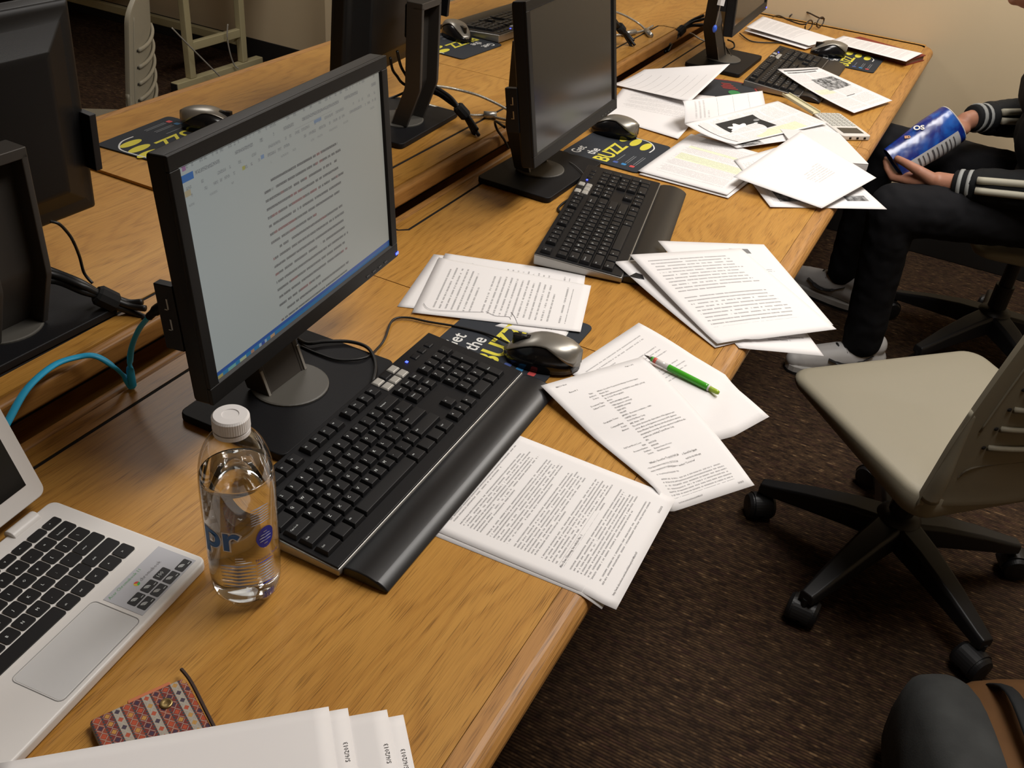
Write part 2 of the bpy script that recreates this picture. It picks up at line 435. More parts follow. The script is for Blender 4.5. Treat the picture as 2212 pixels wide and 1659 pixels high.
def monitor(label, loc, rz, head, yaw, tilt, screen=None, led=False, group='wide black monitors on stands', swap=False):
    t = thing('computer_monitor', label, 'monitor', loc, rz, group)
    for nm, fn in (('base_plate', p_base), ('swivel_disc', p_disc), ('neck', p_neck), ('hinge_block', p_hinge)):
        inst(nm, shared(nm, fn), t)
    for sd in (-1, 1): inst('neck_glint', shared('strip%d' % sd, lambda: p_glint(sd)), t)
    R = (-tilt, 0, yaw-rz)
    for nm, fn in (('rear_housing', p_house), ('bezel', p_bezel), ('port_panel', p_ports), ('usb_port', p_usb), ('button_row', p_buttons)):
        inst(nm, shared(nm, fn), t, head, R)
    inst('vent_slots', shared('vent', p_vent), t, head, R)
    sc = p_screen(screen) if screen else inst('screen', shared('scr', lambda: p_screen(SCROFF)), t, head, R)
    sc.parent = t; sc.location = head; sc.rotation_euler = R
    if led: inst('power_light', shared('led', p_led), t, head, R)
    return t
def screen_mat():
    q = NT('word_processor_screen'); uv = q.sep(q.coord('UV')); u, v = uv[0], uv[1]
    def rect(a, b, c, d): return q.mul(q.gt(u, a), q.lt(u, b), q.gt(v, c), q.lt(v, d))
    base = q.mix(q.mapr(u, 0, 1), (.315, .345, .335), (.325, .315, .27))
    # body text, double spaced
    L = q.ma('DIVIDE', q.ma('SUBTRACT', v, .235), .0405); li = q.ma('FLOOR', L); lf = q.ma('FRACT', L)
    rn = q.n('ShaderNodeTexWhiteNoise', noise_dimensions='1D'); q.l(li, rn.inputs['W']); r = rn.outputs[0]
    pm = q.ma('MODULO', li, 8.0)
    last = q.gt(pm, 6.5); first = q.lt(pm, .5)
    left = q.ma('ADD', .325, q.mul(first, .035)); right = q.ma('SUBTRACT', .735, q.ma('ADD', q.mul(r, .035), q.mul(last, .15)))
    words = q.noise(q.comb(q.mul(u, 95.0), q.mul(li, 7.31)), 1.0, 0)
    lets = q.noise(q.comb(q.mul(u, 420.0), q.mul(v, 160.0)), 1.0, 1)
    tm = q.mul(q.gt(lf, .28), q.lt(lf, .58), q.gt(u, left), q.lt(u, right), q.gt(v, .235), q.lt(v, .945), q.mapr(words, .30, .36), q.mapr(lets, .3, .6, .35, 1.0))
    base = q.mix(q.mul(tm, .9), base, (.045, .045, .05))
    red = q.mul(tm, q.gt(q.noise(q.comb(q.mul(u, 14.0), q.mul(li, 3.1)), 1.0, 0), .66))
    base = q.mix(q.mul(red, .5), base, (.30, .08, .08))
    # ribbon rows
    for v0, h, sc, thr, dens in ((.012, .014, 60, .55, .6), (.050, .016, 24, .52, .7), (.096, .014, 60, .54, .55), (.130, .014, 70, .53, .6), (.168, .010, 22, .60, .45)):
        mk = q.mul(rect(.02, .97, v0, v0+h), q.gt(q.noise(q.comb(q.mul(u, float(sc)), v0*91.0), 1.0, 0), thr), q.mapr(q.noise(q.comb(q.mul(u, 330.0), q.mul(v, 300.0)), 1.0, 0), .4, .55))
        base = q.mix(q.mul(mk, dens), base, (.07, .075, .09))
    base = q.mix(rect(.0, .055, .045, .075), base, (.02, .105, .31))
    for a, b, c, d, col in ((.245, .258, .128, .145, (.30, .28, .03)), (.33, .345, .122, .14, (.10, .18, .32)), (.012, .035, .11, .135, (.33, .26, .13)), (.60, .64, .088, .104, (.12, .18, .28)), (.018, .032, .012, .030, (.22, .05, .2))):
        base = q.mix(q.mul(rect(a, b, c, d), .8), base, col)
    base = q.mix(q.mul(rect(.50, .70, .084, .086), .5), base, (.15, .15, .15))
    # status bar and task bar
    base = q.mix(rect(0, 1, .952, .968), base, (.012, .065, .26))
    base = q.mix(rect(0, 1, .968, 1), base, q.mix(q.mapr(u, .0, 1.0), (.015, .15, .30), (.01, .09, .24)))
    for x, w_, col in ((.012, .022, (.30, .25, .08)), (.058, .035, (.13, .30, .27)), (.112, .030, (.30, .34, .22)), (.165, .016, (.30, .16, .10)), (.205, .038, (.24, .32, .40)), (.217, .016, (.02, .05, .24)), (.262, .022, (.36, .22, .12))):
        base = q.mix(rect(x, x+w_, .972, .996), base, col)
    q.b.inputs['Base Color'].default_value = (.01, .01, .01, 1); q.b.inputs['Roughness'].default_value = .35
    q.l(base, q.b.inputs['Emission Color']); q.b.inputs['Emission Strength'].default_value = .52
    return q.m
monitor('lit black monitor showing a text document, on the nearest desk', (.835, .505, T), .02, (.022, -.022, .258), .085, .079, screen_mat(), led=True)
monitor('black monitor with dark screen on the middle front desk', (1.758, .580, T), -.03, (-.015, -.063, .252), .032, .165)
monitor('black monitor with dark screen nearest the back wall, white flash drive hanging', (2.912, .530, T), .0, (.0, -.045, .272), .045, .08, led=True)
GR = 'monitors of the rear row seen from behind'
monitor('black monitor seen from behind at the left edge, blocking the rear desk', (.690, .872, T+ZR1), math.pi-.02, (.028, -.035, .262), math.pi-.03, .05, group=GR)
monitor('black monitor seen from behind, between the lit monitor and the dark one', (1.715, .905, T+ZR2), math.pi+.05, (-.03, -.055, .262), math.pi+.10, .06, group=GR)
monitor('black rear-row monitor hidden behind the dark middle monitor', (2.66, .915, T+ZR2), math.pi, (.0, -.055, .262), math.pi, .06, group=GR)
# ------------------------------------------------------------------ keyboards
def wedge(mb, x0, x1, y0, y1, zb, zt0, zt1, r=.0):
    return mb.add([(x0,y0,zb),(x1,y0,zb),(x1,y1,zb),(x0,y1,zb),(x0,y0,zt0),(x1,y0,zt0),(x1,y1,zt1),(x0,y1,zt1)],
                  [(3,2,1,0),(4,5,6,7),(0,1,5,4),(1,2,6,5),(2,3,7,6),(3,0,4,7)])
U = .0188
def kz(y): return .0150+(y+.078)*.075
KEYS = {}
def key_mesh(w_, d_, m_=None, h=.0062):
    k = (round(w_, 4), round(d_, 4), m_.name if m_ else '', h)
    if k not in KEYS:
        o = MB().frust(0, 0, w_, d_, 0, h, .0021).build('key', m_ or KEYM, bevel=.0007, seg=1)
        o['_used'] = 0; KEYS[k] = o
    return KEYS[k]
def place_key(parent, x, y, w_, d_, legend='', m_=None, sub='', h=.0062):
    tilt = math.atan(.075)
    o = inst('key', key_mesh(w_-.0012, d_-.0012, m_, h), parent, (x, y, kz(y)), (tilt, 0, 0))
    if legend:
        sz = .0052 if len(legend) == 1 else .0030
        lettering('legend', legend, sz, LEG if not m_ else INK, o, (-w_*.5+.0045, (.0000 if len(legend) == 1 else .0005), h+.00015), res=1)
    if sub: lettering('legend', sub, .0042, LEG, o, (-w_*.5+.0045, -.0058, h+.00015), res=1)
    return o
def keyboard(label, loc, rz):
    t = thing('computer_keyboard', label, 'keyboard', loc, rz, 'black keyboards with palm rests')
    wedge(MB(), -.2285, .2285, -.0805, .0785, .003, .0135, .0255).build('rim', SILV, t, bevel=.003)
    wedge(MB(), -.2270, .2270, -.0785, .0772, .006, .0152, .0266).build('deck', BLK, t, bevel=.0015)
    pr = [(-.0808, .003), (-.0808, .0125), (-.088, .0150), (-.100, .0162), (-.112, .0155), (-.124, .0125), (-.132, .0085), (-.1365, .0045), (-.137, .003)]
    rs = []
    for x, k in ((-.2215, .92), (-.2195, 1), (.2195, 1), (.2225, .94), (.2235, .88)):
        rs.append([(x, -.0808+(y+.0808)*k, .003+(z-.003)*k) for y, z in pr])
    MB().rings(rs).build('palm_rest', mat('palm_rest_black', (.011, .011, .012), .33, bump=.05, bscale=1500), t, smooth=False, bevel=.0012)
    x0 = -.2215; yb = .0600; V = .0208  # left end, function-row centre, row pitch
    rows = [yb-.0285-V*k for k in range(5)]
    def k_(xu, y, wu=1, leg='', sub='', du=1, m_=None, base=x0):
        return place_key(t, base+(xu+wu/2)*U, y-(du-1)*V/2, wu*U, du*V*.99, leg, m_, sub)
    k_(0, yb, 1, 'Esc')
    for g in range(3):
        for i in range(4): k_(2+g*4.5+i, yb, 1, 'F%d' % (g*4+i+1))
    for i, c in enumerate("`1234567890-="): k_(i, rows[0], 1, c)
    k_(13, rows[0], 2, 'Backspace')
    k_(0, rows[1], 1.5, 'Tab')
    for i, c in enumerate("QWERTYUIOP[]"): k_(1.5+i, rows[1], 1, c)
    k_(13.5, rows[1], 1.5, '\\')
    k_(0, rows[2], 1.75, 'Caps Lock')
    for i, c in enumerate("ASDFGHJKL;'"): k_(1.75+i, rows[2], 1, c)
    k_(12.75, rows[2], 2.25, 'Enter')
    k_(0, rows[3], 2.25, 'Shift')
    for i, c in enumerate("ZXCVBNM,./"): k_(2.25+i, rows[3], 1, c)
    k_(12.25, rows[3], 2.75, 'Shift')
    xs = 0
    for wu, s in ((1.5, 'Ctrl'), (1.25, ''), (1.25, 'Alt'), (6.0, ''), (1.25, 'Alt'), (1.25, ''), (1.25, ''), (1.25, 'Ctrl')):
        k_(xs, rows[4], wu, s); xs += wu
    nb = x0+15.35*U
    for r, ss in ((0, ('Insert', 'Home', 'PgUp')), (1, ('Delete', 'End', 'PgDn'))):
        for i, s in enumerate(ss): k_(i, rows[r], 1, s, base=nb)
    k_(1, rows[3], 1, '^', base=nb)
    for i, s in enumerate('<v>'): k_(i, rows[4], 1, s, base=nb)
    SK = mat('media_key_silver', (.40, .385, .35), .42, metal=.25)
    for i in range(3):
        for j in range(2):
            if (i, j) == (1, 1): place_key(t, nb+(i+.5)*U, yb+.0005+(j-.5)*.0150, U, .0150, '', BLK, h=.0022)
            else: place_key(t, nb+(i+.5)*U, yb+.0005+(j-.5)*.0150, U, .0150, '', SK, h=.0028)
    pb = nb+3.35*U
    MB().box(pb+.010, pb+.0135, yb+.001, yb+.0045, kz(yb), kz(yb)+.0012).build('power_light', BLUELED, t)
    for i in range(3): place_key(t, pb+(1.6+i)*U, yb, U*.8, U*.7, '', BLK, h=.002)
    npad = (('Num', '/', '*'), ('7', '8', '9'), ('4', '5', '6'), ('1', '2', '3'))
    for r, ss in enumerate(npad):
        for i, s in enumerate(ss): k_(i, rows[r], 1, s, base=pb)
    k_(0, rows[4], 2, '0', base=pb); k_(2, rows[4], 1, '.', base=pb)
    k_(3, rows[0], 1, '-', base=pb); k_(3, rows[1], 1, '+', du=2, base=pb); k_(3, rows[3], 1, 'Enter', du=2, base=pb)
    return t
kb1 = keyboard('black keyboard with palm rest in front of the lit monitor', (.815, .330, T), .022)
dup(kb1, (1.610, .372, T), .205, 'black keyboard in front of the dark middle monitor, beside paper stack')
dup(kb1, (2.925, .335, T), .035, 'black keyboard nearest the back wall, partly under a newsletter sheet')
dup(kb1, (2.675, 1.115, T+ZR2), math.pi-.06, 'black keyboard on the rear desk, showing between two monitors')
# ------------------------------------------------------------------ mice and mouse pads
def mouse(label, loc, rz):
    t = thing('computer_mouse', label, 'mouse', loc, rz, 'silver and black mice')
    L, n = .0575, 15
    def prof(k):
        s = -1+2*k/(n-1); wd = .031*(1-abs(s)**3.2)**.5*(1-.10*(s > 0)*s) + .004*(1-abs(s))
        h = .0385*max(0, (1-abs(s+.22)**2.3/1.75))**.8*(1 if s < .2 else 1-.25*(s-.2)) + .002
        return s*L, max(wd, .004), max(h, .008)
    def ring(k, a0, a1, m_, off):
        y, wd, h = prof(k); out = []
        for i in range(m_+1):
            a = math.radians(a0+(a1-a0)*i/m_); cc, ss = math.cos(a), math.sin(a)
            out.append(((wd+off)*math.copysign(abs(cc)**.75, cc), y, .002+(h+off)*abs(ss)**.8))
        return out
    m = MB(); rs = [ring(k, 0, 180, 14, 0) for k in range(n)]; m.rings(rs)
    o = m.build('mouse_body', BLKG, t, smooth=True)
    m = MB(); rs = []
    for k in range(n):
        s = -1+2*k/(n-1); lo = 58 if s > -.1 else 58-50*((-.1-s)/.9)
        rs.append(ring(k, max(lo, 3), 180-max(lo, 3), 14, .0011))
    m.rings(rs, cap=False, closed=False)
    o = m.build('top_shell', mat('mouse_silver', (.27, .255, .225), .33, metal=.65), t, smooth=True)
    sd = o.modifiers.new('s', 'SOLIDIFY'); sd.thickness = .0012
    zt = .036
    m = MB(); m.rings([[(x, y, .0235+.0005*zo) for x, y in rrect(-.0045, .0045, .014, .047, .0044)] for zo in (0, 30)])
    o = m.build('wheel_slot', BLKG, t)
    MB().rings([[(xx, .030+.0095*math.cos(a*math.pi/8), .0300+.0095*math.sin(a*math.pi/8)) for a in range(16)] for xx in (-.003, .003)]).build('scroll_wheel', mat('wheel_rubber', (.02, .02, .02), .6), t, bevel=.001)
    return t
PADM = mat('mouse_pad_cloth', (.014, .018, .025), .8, bump=.2, bscale=1500)
YEL = mat('pad_yellow_print', (.60, .53, .045), .7)
WHT = mat('pad_white_print', (.62, .62, .60), .7)
BLU = mat('pad_blue_print', (.03, .20, .45), .7); RED = mat('pad_red_print', (.50, .06, .06), .7); NVY = mat('pad_navy_print', (.05, .09, .30), .7)
def pad(label, loc, rz):
    t = thing('mouse_pad', label, 'mouse pad', loc, rz, 'dark mouse pads with yellow print')
    MB().prism(rrect(-.103, .103, -.093, .093, .012, 4), .0004, .0032).build('pad_sheet', PADM, t, bevel=.0008)
    z = .0034
    lettering('print', 'Get', .031, WHT, t, (-.086, .060, z), .0, 3, bold=.0004); lettering('print', 'the', .031, WHT, t, (-.070, .029, z), 0, 3, bold=.0004)
    lettering('print', 'BUZZ', .049, YEL, t, (-.093, -.012, z), 0, 3, bold=.0012)
    for k, (m_, y) in enumerate(((NVY, -.034), (BLU, -.054), (RED, -.074))):
        MB().prism(rrect(-.082, -.071, y, y+.011, .0022), z-.0002, z+.0001).build('print_icon', m_, t)
        for j in range(2 if k else 1): MB().box(-.066, -.020+.006*k, y+.006-.005*j, y+.0076-.005*j, z-.0002, z).build('print_line', mat('pad_grey_print', (.16, .17, .18), .7), t)
    # plain yellow and white patch in the free corner
    for k in range(3):
        MB().prism([(.060+.028*math.cos(a*math.pi/10)+.010*k, -.045+.030*k+.0105*math.sin(a*math.pi/10)) for a in range(20)], z-.0004, z-.00015+.00004*k).build('print_patch', YEL, t)
    m = MB(); m.tube(spline([(.030, -.066, z), (.064, -.064, z), (.094, -.040, z), (.098, .000, z), (.097, .030, z)], 6), .0016, 6, flat=(1, .1)); m.build('print_line', WHT, t)
    return t
pad1 = pad('dark yellow-lettered mouse pad under the mouse beside the nearest keyboard', (1.137, .319, T), .02)
dup(pad1, (2.003, .500, T), -.03, 'dark mouse pad with yellow lettering, fully visible right of the dark middle monitor')
dup(pad1, (3.255, .215, T), .0, 'dark mouse pad by the back wall, mostly under mouse and papers')
dup(pad1, (1.335, 1.195, T+ZR2), math.pi+.06, 'dark mouse pad on the rear desk seen over the lit monitor')
dup(pad1, (2.345, 1.135, T+ZR2), math.pi-.06, 'dark mouse pad on the rear desk in front of the far keyboard')
ms1 = mouse('silver mouse right of the nearest keyboard, biggest in view', (1.100, .252, T+.0034), .24)
dup(ms1, (2.092, .548, T+.0034), .10, 'silver mouse on the mouse pad right of the dark middle monitor')
dup(ms1, (3.250, .285, T+.0034), .55, 'silver mouse next to papers by the back wall')
dup(ms1, (1.432, 1.180, T+ZR2+.0034), math.pi+.5, 'silver mouse with blue glow, seen over the lit monitor')
dup(ms1, (2.405, 1.165, T+ZR2+.0034), math.pi-.5, 'silver mouse on the rear desk by the far keyboard')
# ------------------------------------------------------------------ printed sheets
def page_mat(name, pitch=.0165, top=.08, bot=.90, left=.11, right=.89, para=7, seed=0.0, ink=.78, blocks=(), hilite=(), wf=60.0, tcol=(.06, .055, .06), hth=(.30, .72), cols=0, clear=()):
    q = NT(name); uv = q.sep(q.coord('UV')); u, v = uv[0], uv[1]
    base = (.75, .73, .725)
    def rect(a, b, c, d): return q.mul(q.gt(u, a), q.lt(u, b), q.gt(v, c), q.lt(v, d))
    col = q.mix(q.mapr(q.noise(q.coord(), 5, 2), .3, .7), tuple(k*.985 for k in base), base)
    for a, b, c, d, cc in hilite:
        col = q.mix(q.mul(rect(a, b, c, d), .6), col, cc)
    L = q.ma('DIVIDE', q.ma('SUBTRACT', v, top), pitch); li = q.ma('FLOOR', L); lf = q.ma('FRACT', L)
    rn = q.n('ShaderNodeTexWhiteNoise', noise_dimensions='1D'); q.l(q.ma('ADD', li, seed*3.7+.5), rn.inputs['W']); r = rn.outputs[0]
    pm = q.ma('MODULO', q.ma('ADD', li, float(int(seed*3) % para)), float(para))
    blank = q.gt(pm, para-1.5); last = q.mul(q.gt(pm, para-2.5), q.ma('SUBTRACT', 1.0, blank))
    rr = q.ma('SUBTRACT', right, q.ma('ADD', q.mul(r, .06), q.mul(last, q.ma('ADD', .15, q.mul(r, .35)))))
    words = q.noise(q.comb(q.mul(u, wf), q.ma('ADD', q.mul(li, 7.31), seed)), 1.0, 0)
    lets = q.noise(q.comb(q.mul(u, wf*5.2), q.mul(v, 420.0), seed), 1.0, 1)
    tm = q.mul(q.gt(lf, hth[0]), q.lt(lf, hth[1]), q.gt(u, left), q.lt(u, rr), q.gt(v, top), q.lt(v, bot), q.mapr(words, .34, .40), q.mapr(lets, .38, .56, .05, 1.0), q.ma('SUBTRACT', 1.0, blank))
    if cols: tm = q.mul(tm, q.gt(q.ma('ABSOLUTE', q.ma('SUBTRACT', u, cols)), .025))
    for a, b, c, d in clear: tm = q.mul(tm, q.ma('SUBTRACT', 1.0, rect(a, b, c, d)))
    for a, b, c, d, g, mot in blocks: tm = q.mul(tm, q.ma('SUBTRACT', 1.0, rect(a, b, c, d)))
    col = q.mix(q.mul(tm, ink), col, tcol)
    for a, b, c, d, g, mot in blocks:
        gg = q.mix(q.mul(q.mapr(q.noise(q.comb(q.mul(u, 14.0), q.mul(v, 16.0), seed), 1.0, 4, .7), .40, .62), mot), (g, g, g), (min(1, g+.45),)*3)
        col = q.mix(rect(a, b, c, d), col, gg)
    q.l(col, q.b.inputs['Base Color']); q.b.inputs['Roughness'].default_value = .7; q.b.inputs['Specular IOR Level'].default_value = .25
    return q.m
def sheet(label, TL, TR, BR, BL, m_, mid=None, group='loose printed sheets', texts=(), shapes=(), name='paper_sheet', n=18, lo=.0005, thick=.00025, ink=None):
    """sheet of paper through four corners (reading order), bent by offsets of its edge middles and centre"""
    mid = mid or {}
    tl, tr, br, bl = map(Vector, (TL, TR, BR, BL))
    def off(k):
        x = mid.get(k, 0); return Vector((0, 0, x)) if isinstance(x, (int, float)) else Vector(x)
    t, r, b, l = (tl+tr)/2+off('t'), (tr+br)/2+off('r'), (br+bl)/2+off('b'), (bl+tl)/2+off('l')
    c = (t+r+b+l)/2-(tl+tr+br+bl)/4+off('c')
    G = ((tl, t, tr), (l, c, r), (bl, b, br))
    def S(u, v):
        def q3(x): return (2*(x-.5)*(x-1), -4*x*(x-1), 2*x*(x-.5))
        a, e = q3(u), q3(v); p = Vector()
        for j in range(3):
            for i in range(3): p += G[j][i]*(a[i]*e[j])
        low = T+lo if p.y > .006 else T+lo-(.006-p.y)*.55      # rests on the desk, bends only past its rounded edge
        if p.z < low: p.z = low
        return p
    org = S(.5, .5); vs = []; uvs = []; fs = []
    for j in range(n+1):
        for i in range(n+1): vs.append(S(i/n, j/n)-org); uvs.append((i/n, j/n))
    for j in range(n):
        for i in range(n): k = j*(n+1)+i; fs.append((k, k+n+1, k+n+2, k+1))
    me = bpy.data.meshes.new(name); me.from_pydata([tuple(p) for p in vs], [], fs); me.update()
    uv = me.uv_layers.new(name='UVMap')
    for lp in me.loops: uv.data[lp.index].uv = uvs[lp.vertex_index]
    o = mesh_obj(name, me, m_, None, True); o.location = org
    sd = o.modifiers.new('thickness', 'SOLIDIFY'); sd.thickness = thick; sd.offset = -1
    tag(o, label, 'paper', group)
    nrm = (S(.6, .5)-S(.4, .5)).cross(S(.5, .4)-S(.5, .6)).normalized()
    if nrm.z < 0: nrm = -nrm
    pw, ph = .2159, .2794
    for x, y, size, s in texts:                      # real lettering laid on the sheet, x,y in metres from its top left
        src = text_mesh(s, size, 1); nm = src.copy(); nm.materials.append(ink or INK)
        for vt in nm.vertices:
            uu, vv = (x+vt.co.x)/pw, (y-vt.co.y)/ph
            vt.co = S(min(1, uu), vv)-org+nrm*.0004
        q = bpy.data.objects.new('print', nm); C.objects.link(q); q.parent = o
    for nm_, mm_, outl in shapes:                    # flat print shapes given in page fractions
        cu_ = sum(p[0] for p in outl)/len(outl); cv_ = sum(p[1] for p in outl)/len(outl)
        pv = [S(cu_, cv_)-org+nrm*.0005]+[S(a_, b_)-org+nrm*.0005 for a_, b_ in outl]
        MB().add(pv, [(0, i+1, (i+1) % len(outl)+1) for i in range(len(outl))]).build(nm_, mm_, o)
    return o
def W(x, y, z=0.0): return Vector((x, y, z+T))
# sheets by the nearest keyboard
GA = 'sheets fanned out round the nearest keyboard'
mA = page_mat('page_article', .0158, .045, .915, .115, .90, 8, 1.0, .85, wf=58, clear=((.0, .62, .715, .7345),))
mP = page_mat('page_sparse', .0235, .06, .70, .12, .88, 9, 4.0, .75, wf=60)
sheet('lower of two article sheets hanging over the desk edge below the nearest keyboard', W(.700, .225, .0006), W(.916, .240, .0006), at(1440, 1095, -.008), at(1300, 1316, -.008), mA, group=GA)
sheet('article page in small type reaching from the palm rest over the desk edge', W(.707, .250, .0012), W(.924, .250, .0012), at(1460, 1078, -.002), at(1331, 1317, -.004), mA, {'c': .0005}, group=GA, lo=.0012,
      texts=((.022, .2515-.0475, .0042, 'Also Dax Channing, his vehicle No. 1'), (.018, .270, .0036, 'http://web.ebscohost.com/ehost/delivery?sid=4f3a9c07'), (.178, .270, .0040, '5/6/2013')))
mE = page_mat('page_double_spaced', .034, .075, .52, .10, .88, 5, 2.0, .72, wf=58, hth=(.36, .62))
sheet('double-spaced page under the green pen', at(1224, 800, .004), at(1380, 697, .003), at(1662, 900, -.022), at(1508, 985, -.028), mE, {'r': .010, 'c': .000}, group=GA, lo=.0022)
mD = page_mat('page_database_record', .0165, .800, .940, .14, .88, 11, 3.0, .80, wf=60)
rec = [(.020, .014, .0040, 'EBSCO Host'), (.166, .014, .0040, 'Page 1 of 3'), (.032, .032, .0044, 'Record: 1')]
fld = (('Title:', "What's Good for Toyota Isn't Always Good for Japan."), ('Authors:', 'Martin, Eric'), ('Source:', 'Bloomberg Businessweek. 5/13/2013, Issue 4329, p17-18.'), ('', '2p. 2 Color Photographs.'), ('Document Type:', 'Article'), ('Subject Terms:', '*AUTOMOBILE industry'),
       ('', '*YEN (Japanese currency)'), ('', '*FOREIGN exchange'), ('', '*EXPORTS'), ('', '*PROFIT'), ('Geographic Terms:', 'JAPAN -- Economic conditions -- 1989-'), ('', 'UNITED States'), ('Company/Entity:', 'TOYOTA Motor Corp.'), ('People:', 'ABE, Shinzo, 1954-'), ('Abstract:', 'The article discusses the depreciation of the Japanese yen'),
       ('', 'and its effect on the Japanese economy in 2013. Japanese'), ('', 'Prime Minister Shinzo Abe has introduced policies aimed at'), ('', 'stimulating the economy, and some exporters benefit from the'), ('', 'weaker yen, including Toyota Motor Corp.'),
       ('Full Text Word Count:', '876'), ('ISSN:', '0007-7135'), ('Accession Number:', '87470378'), ('Database:', 'Business Source Premier'), ('Section:', 'Global Economics'))
y = .048
for a_, b_ in fld:
    if a_: rec.append((.072-.00215*len(a_), y, .0041, a_))
    rec.append((.076, y, .0041, b_)); y += .00605
rec += [(.040, .2045, .0052, "What's Good for Toyota Isn't Always Good for Japan"), (.026, .2125, .0042, "\u2022 Yen depreciation helps big exporters but won't do much for the little guy"), (.026, .2190, .0042, 'many companies are replacing Japanese workers: "Cool at low"'), (.018, .271, .0034, 'http://web.ebscohost.com/ehost/delivery?sid=4f3a9c07'), (.184, .271, .0040, '5/6/2013')]
sheet('database record page with a bold headline, curling between the mouse and the desk edge', at(1168, 833, .0185), at(1388, 770, .006), at(1630, 1048, -.012), at(1446, 1108, -.014), mD, {'l': .000, 'c': .004, 'r': .010}, group=GA, lo=.0045, texts=rec)
# stack above the mouse pad
GB_ = 'sheets stacked between the lit monitor and the middle keyboard'
mB = page_mat('page_essay', .036, .09, .90, .12, .88, 13, 6.0, .80, wf=52, hth=(.34, .64))
sheet('undermost sheet of the essay pile, its corner nearest the lit monitor', at(858, 662, .0008), at(937, 549, .0008), at(1235, 588, .0008), at(1200, 700, .004), mB, group=GB_)
sheet('essay sheet whose low corner lies across the mouse pad lettering', at(905, 668, .0016), at(985, 560, .0016), at(1262, 612, .0016), at(1217, 736, .0046), mB, group=GB_)
sheet('essay sheet poking out at the far right of the essay pile', at(905, 660, .0024), at(962, 547, .0024), at(1265, 591, .0024), at(1250, 700, .0052), mB, group=GB_)
sh = sheet('top essay sheet with pencil notes in the margin, above the mouse pad', at(890, 675, .0032), at(948, 556, .0032), at(1277, 617, .0034), at(1254, 717, .0062), mB, group=GB_)
m = MB()
PEN = mat('pencil_grey', (.18, .17, .18), .7)
for pts in (((915, 655), (930, 668), (985, 672), (1045, 674)), ((1050, 672), (1070, 682), (1098, 684), (1103, 690)), ((1104, 674), (1112, 685), (1118, 700))):
    MB().tube([at(u, v, .0052)-sh.location for u, v in [(p.x, p.y) for p in spline([(a, b, 0) for a, b in pts], 5)]], .00045, 5, flat=(1, .25)).build('pencil_mark', PEN, sh)
# stack between the middle keyboard and the desk edge
GC = 'sheets stacked from the middle keyboard over the desk edge'
mC = page_mat('page_outline', .036, .07, .84, .10, .84, 12, 8.0, .85, wf=50, hth=(.34, .64))
mC2 = page_mat('page_plain_margin', .03, .60, .90, .55, .90, 12, 9.0, .6, wf=54)
sheet('undermost sheet of the outline pile, corner dropping towards the empty chair', at(1420, 562, .019), at(1600, 545, .018), at(1780, 769, -.022), at(1597, 752, .001), page_mat('page_few_lines', .03, .78, .92, .45, .93, 12, 2.5, .75, wf=50), {'r': .004}, group=GC, lo=.0008)
sheet('outline-pile sheet reaching furthest left over the middle keyboard', at(1326, 565, .020), at(1600, 545, .022), at(1760, 705, -.004), at(1545, 751, .0025), mC2, {'l': -.003}, group=GC, lo=.0025)
sheet('sheet with a grey letterhead wedge at the far end of the outline pile', at(1421, 520, .026), at(1650, 528, .020), at(1800, 702, -.008), at(1600, 730, .004), page_mat('page_letterhead', .022, .28, .36, .74, .93, 12, 7.5, .7, wf=50, blocks=((.62, .80, .07, .13, .16, .1),)), group=GC, lo=.0045)
oc = sheet('top sheet of the outline pile, bulleted text facing the empty chair', at(1360, 550, .031), at(1600, 536, .026), at(1807, 711, -.004), at(1549, 744, .006), mC, {'l': -.002, 'c': .003}, group=GC, lo=.0075)
# pile on the far half of the desk
GF = 'sheets scattered on the far half of the front desks'
dense = dict(pitch=.0125, wf=80, ink=.55)
sheet('sheet curling up beside the far monitor base, faint rules on it', at(1490, 220, .022), at(1577, 138, .075), at(1392, 150, .035), at(1322, 182, .004), page_mat('page_faint_rules', .11, .10, .95, .08, .80, 20, 1.2, .5, wf=300, hth=(.46, .53)), {'t': .0, 'c': -.012, 'b': -.004}, group=GF)
sheet('printed sheet half hidden behind the dark middle monitor', at(1465, 300, .004), at(1300, 250, .001), at(1345, 190, .002), at(1545, 208, .012), page_mat('page_dense_a', top=.40, bot=.92, para=9, seed=2.2, **dense), group=GF)
sheet('sheet with an empty table, bent upwards in the far pile', at(1479, 268, .026), at(1474, 218, .062), at(1647, 196, .034), at(1656, 240, .012), page_mat('page_table', .05, .06, .34, .1, .9, 5, 3.3, .45, wf=60, blocks=((.05, .95, .40, .403, .25, 0), (.05, .95, .60, .603, .25, 0), (.05, .95, .80, .803, .25, 0), (.05, .053, .40, .95, .25, 0))), {'t': .012, 'c': -.006}, group=GF)
sheet('magazine page lying under the flower picture page', at(1592, 320, .012), at(1500, 292, .020), at(1690, 226, .010), at(1824, 286, .010), page_mat('page_mag_b', top=.05, bot=.97, left=.05, right=.95, para=14, seed=5.2, cols=.5, blocks=((.02, .16, .05, .25, .08, .8), (.28, .34, .02, .05, .05, 0)), **dense), {'t': .006, 'c': .002}, group=GF)
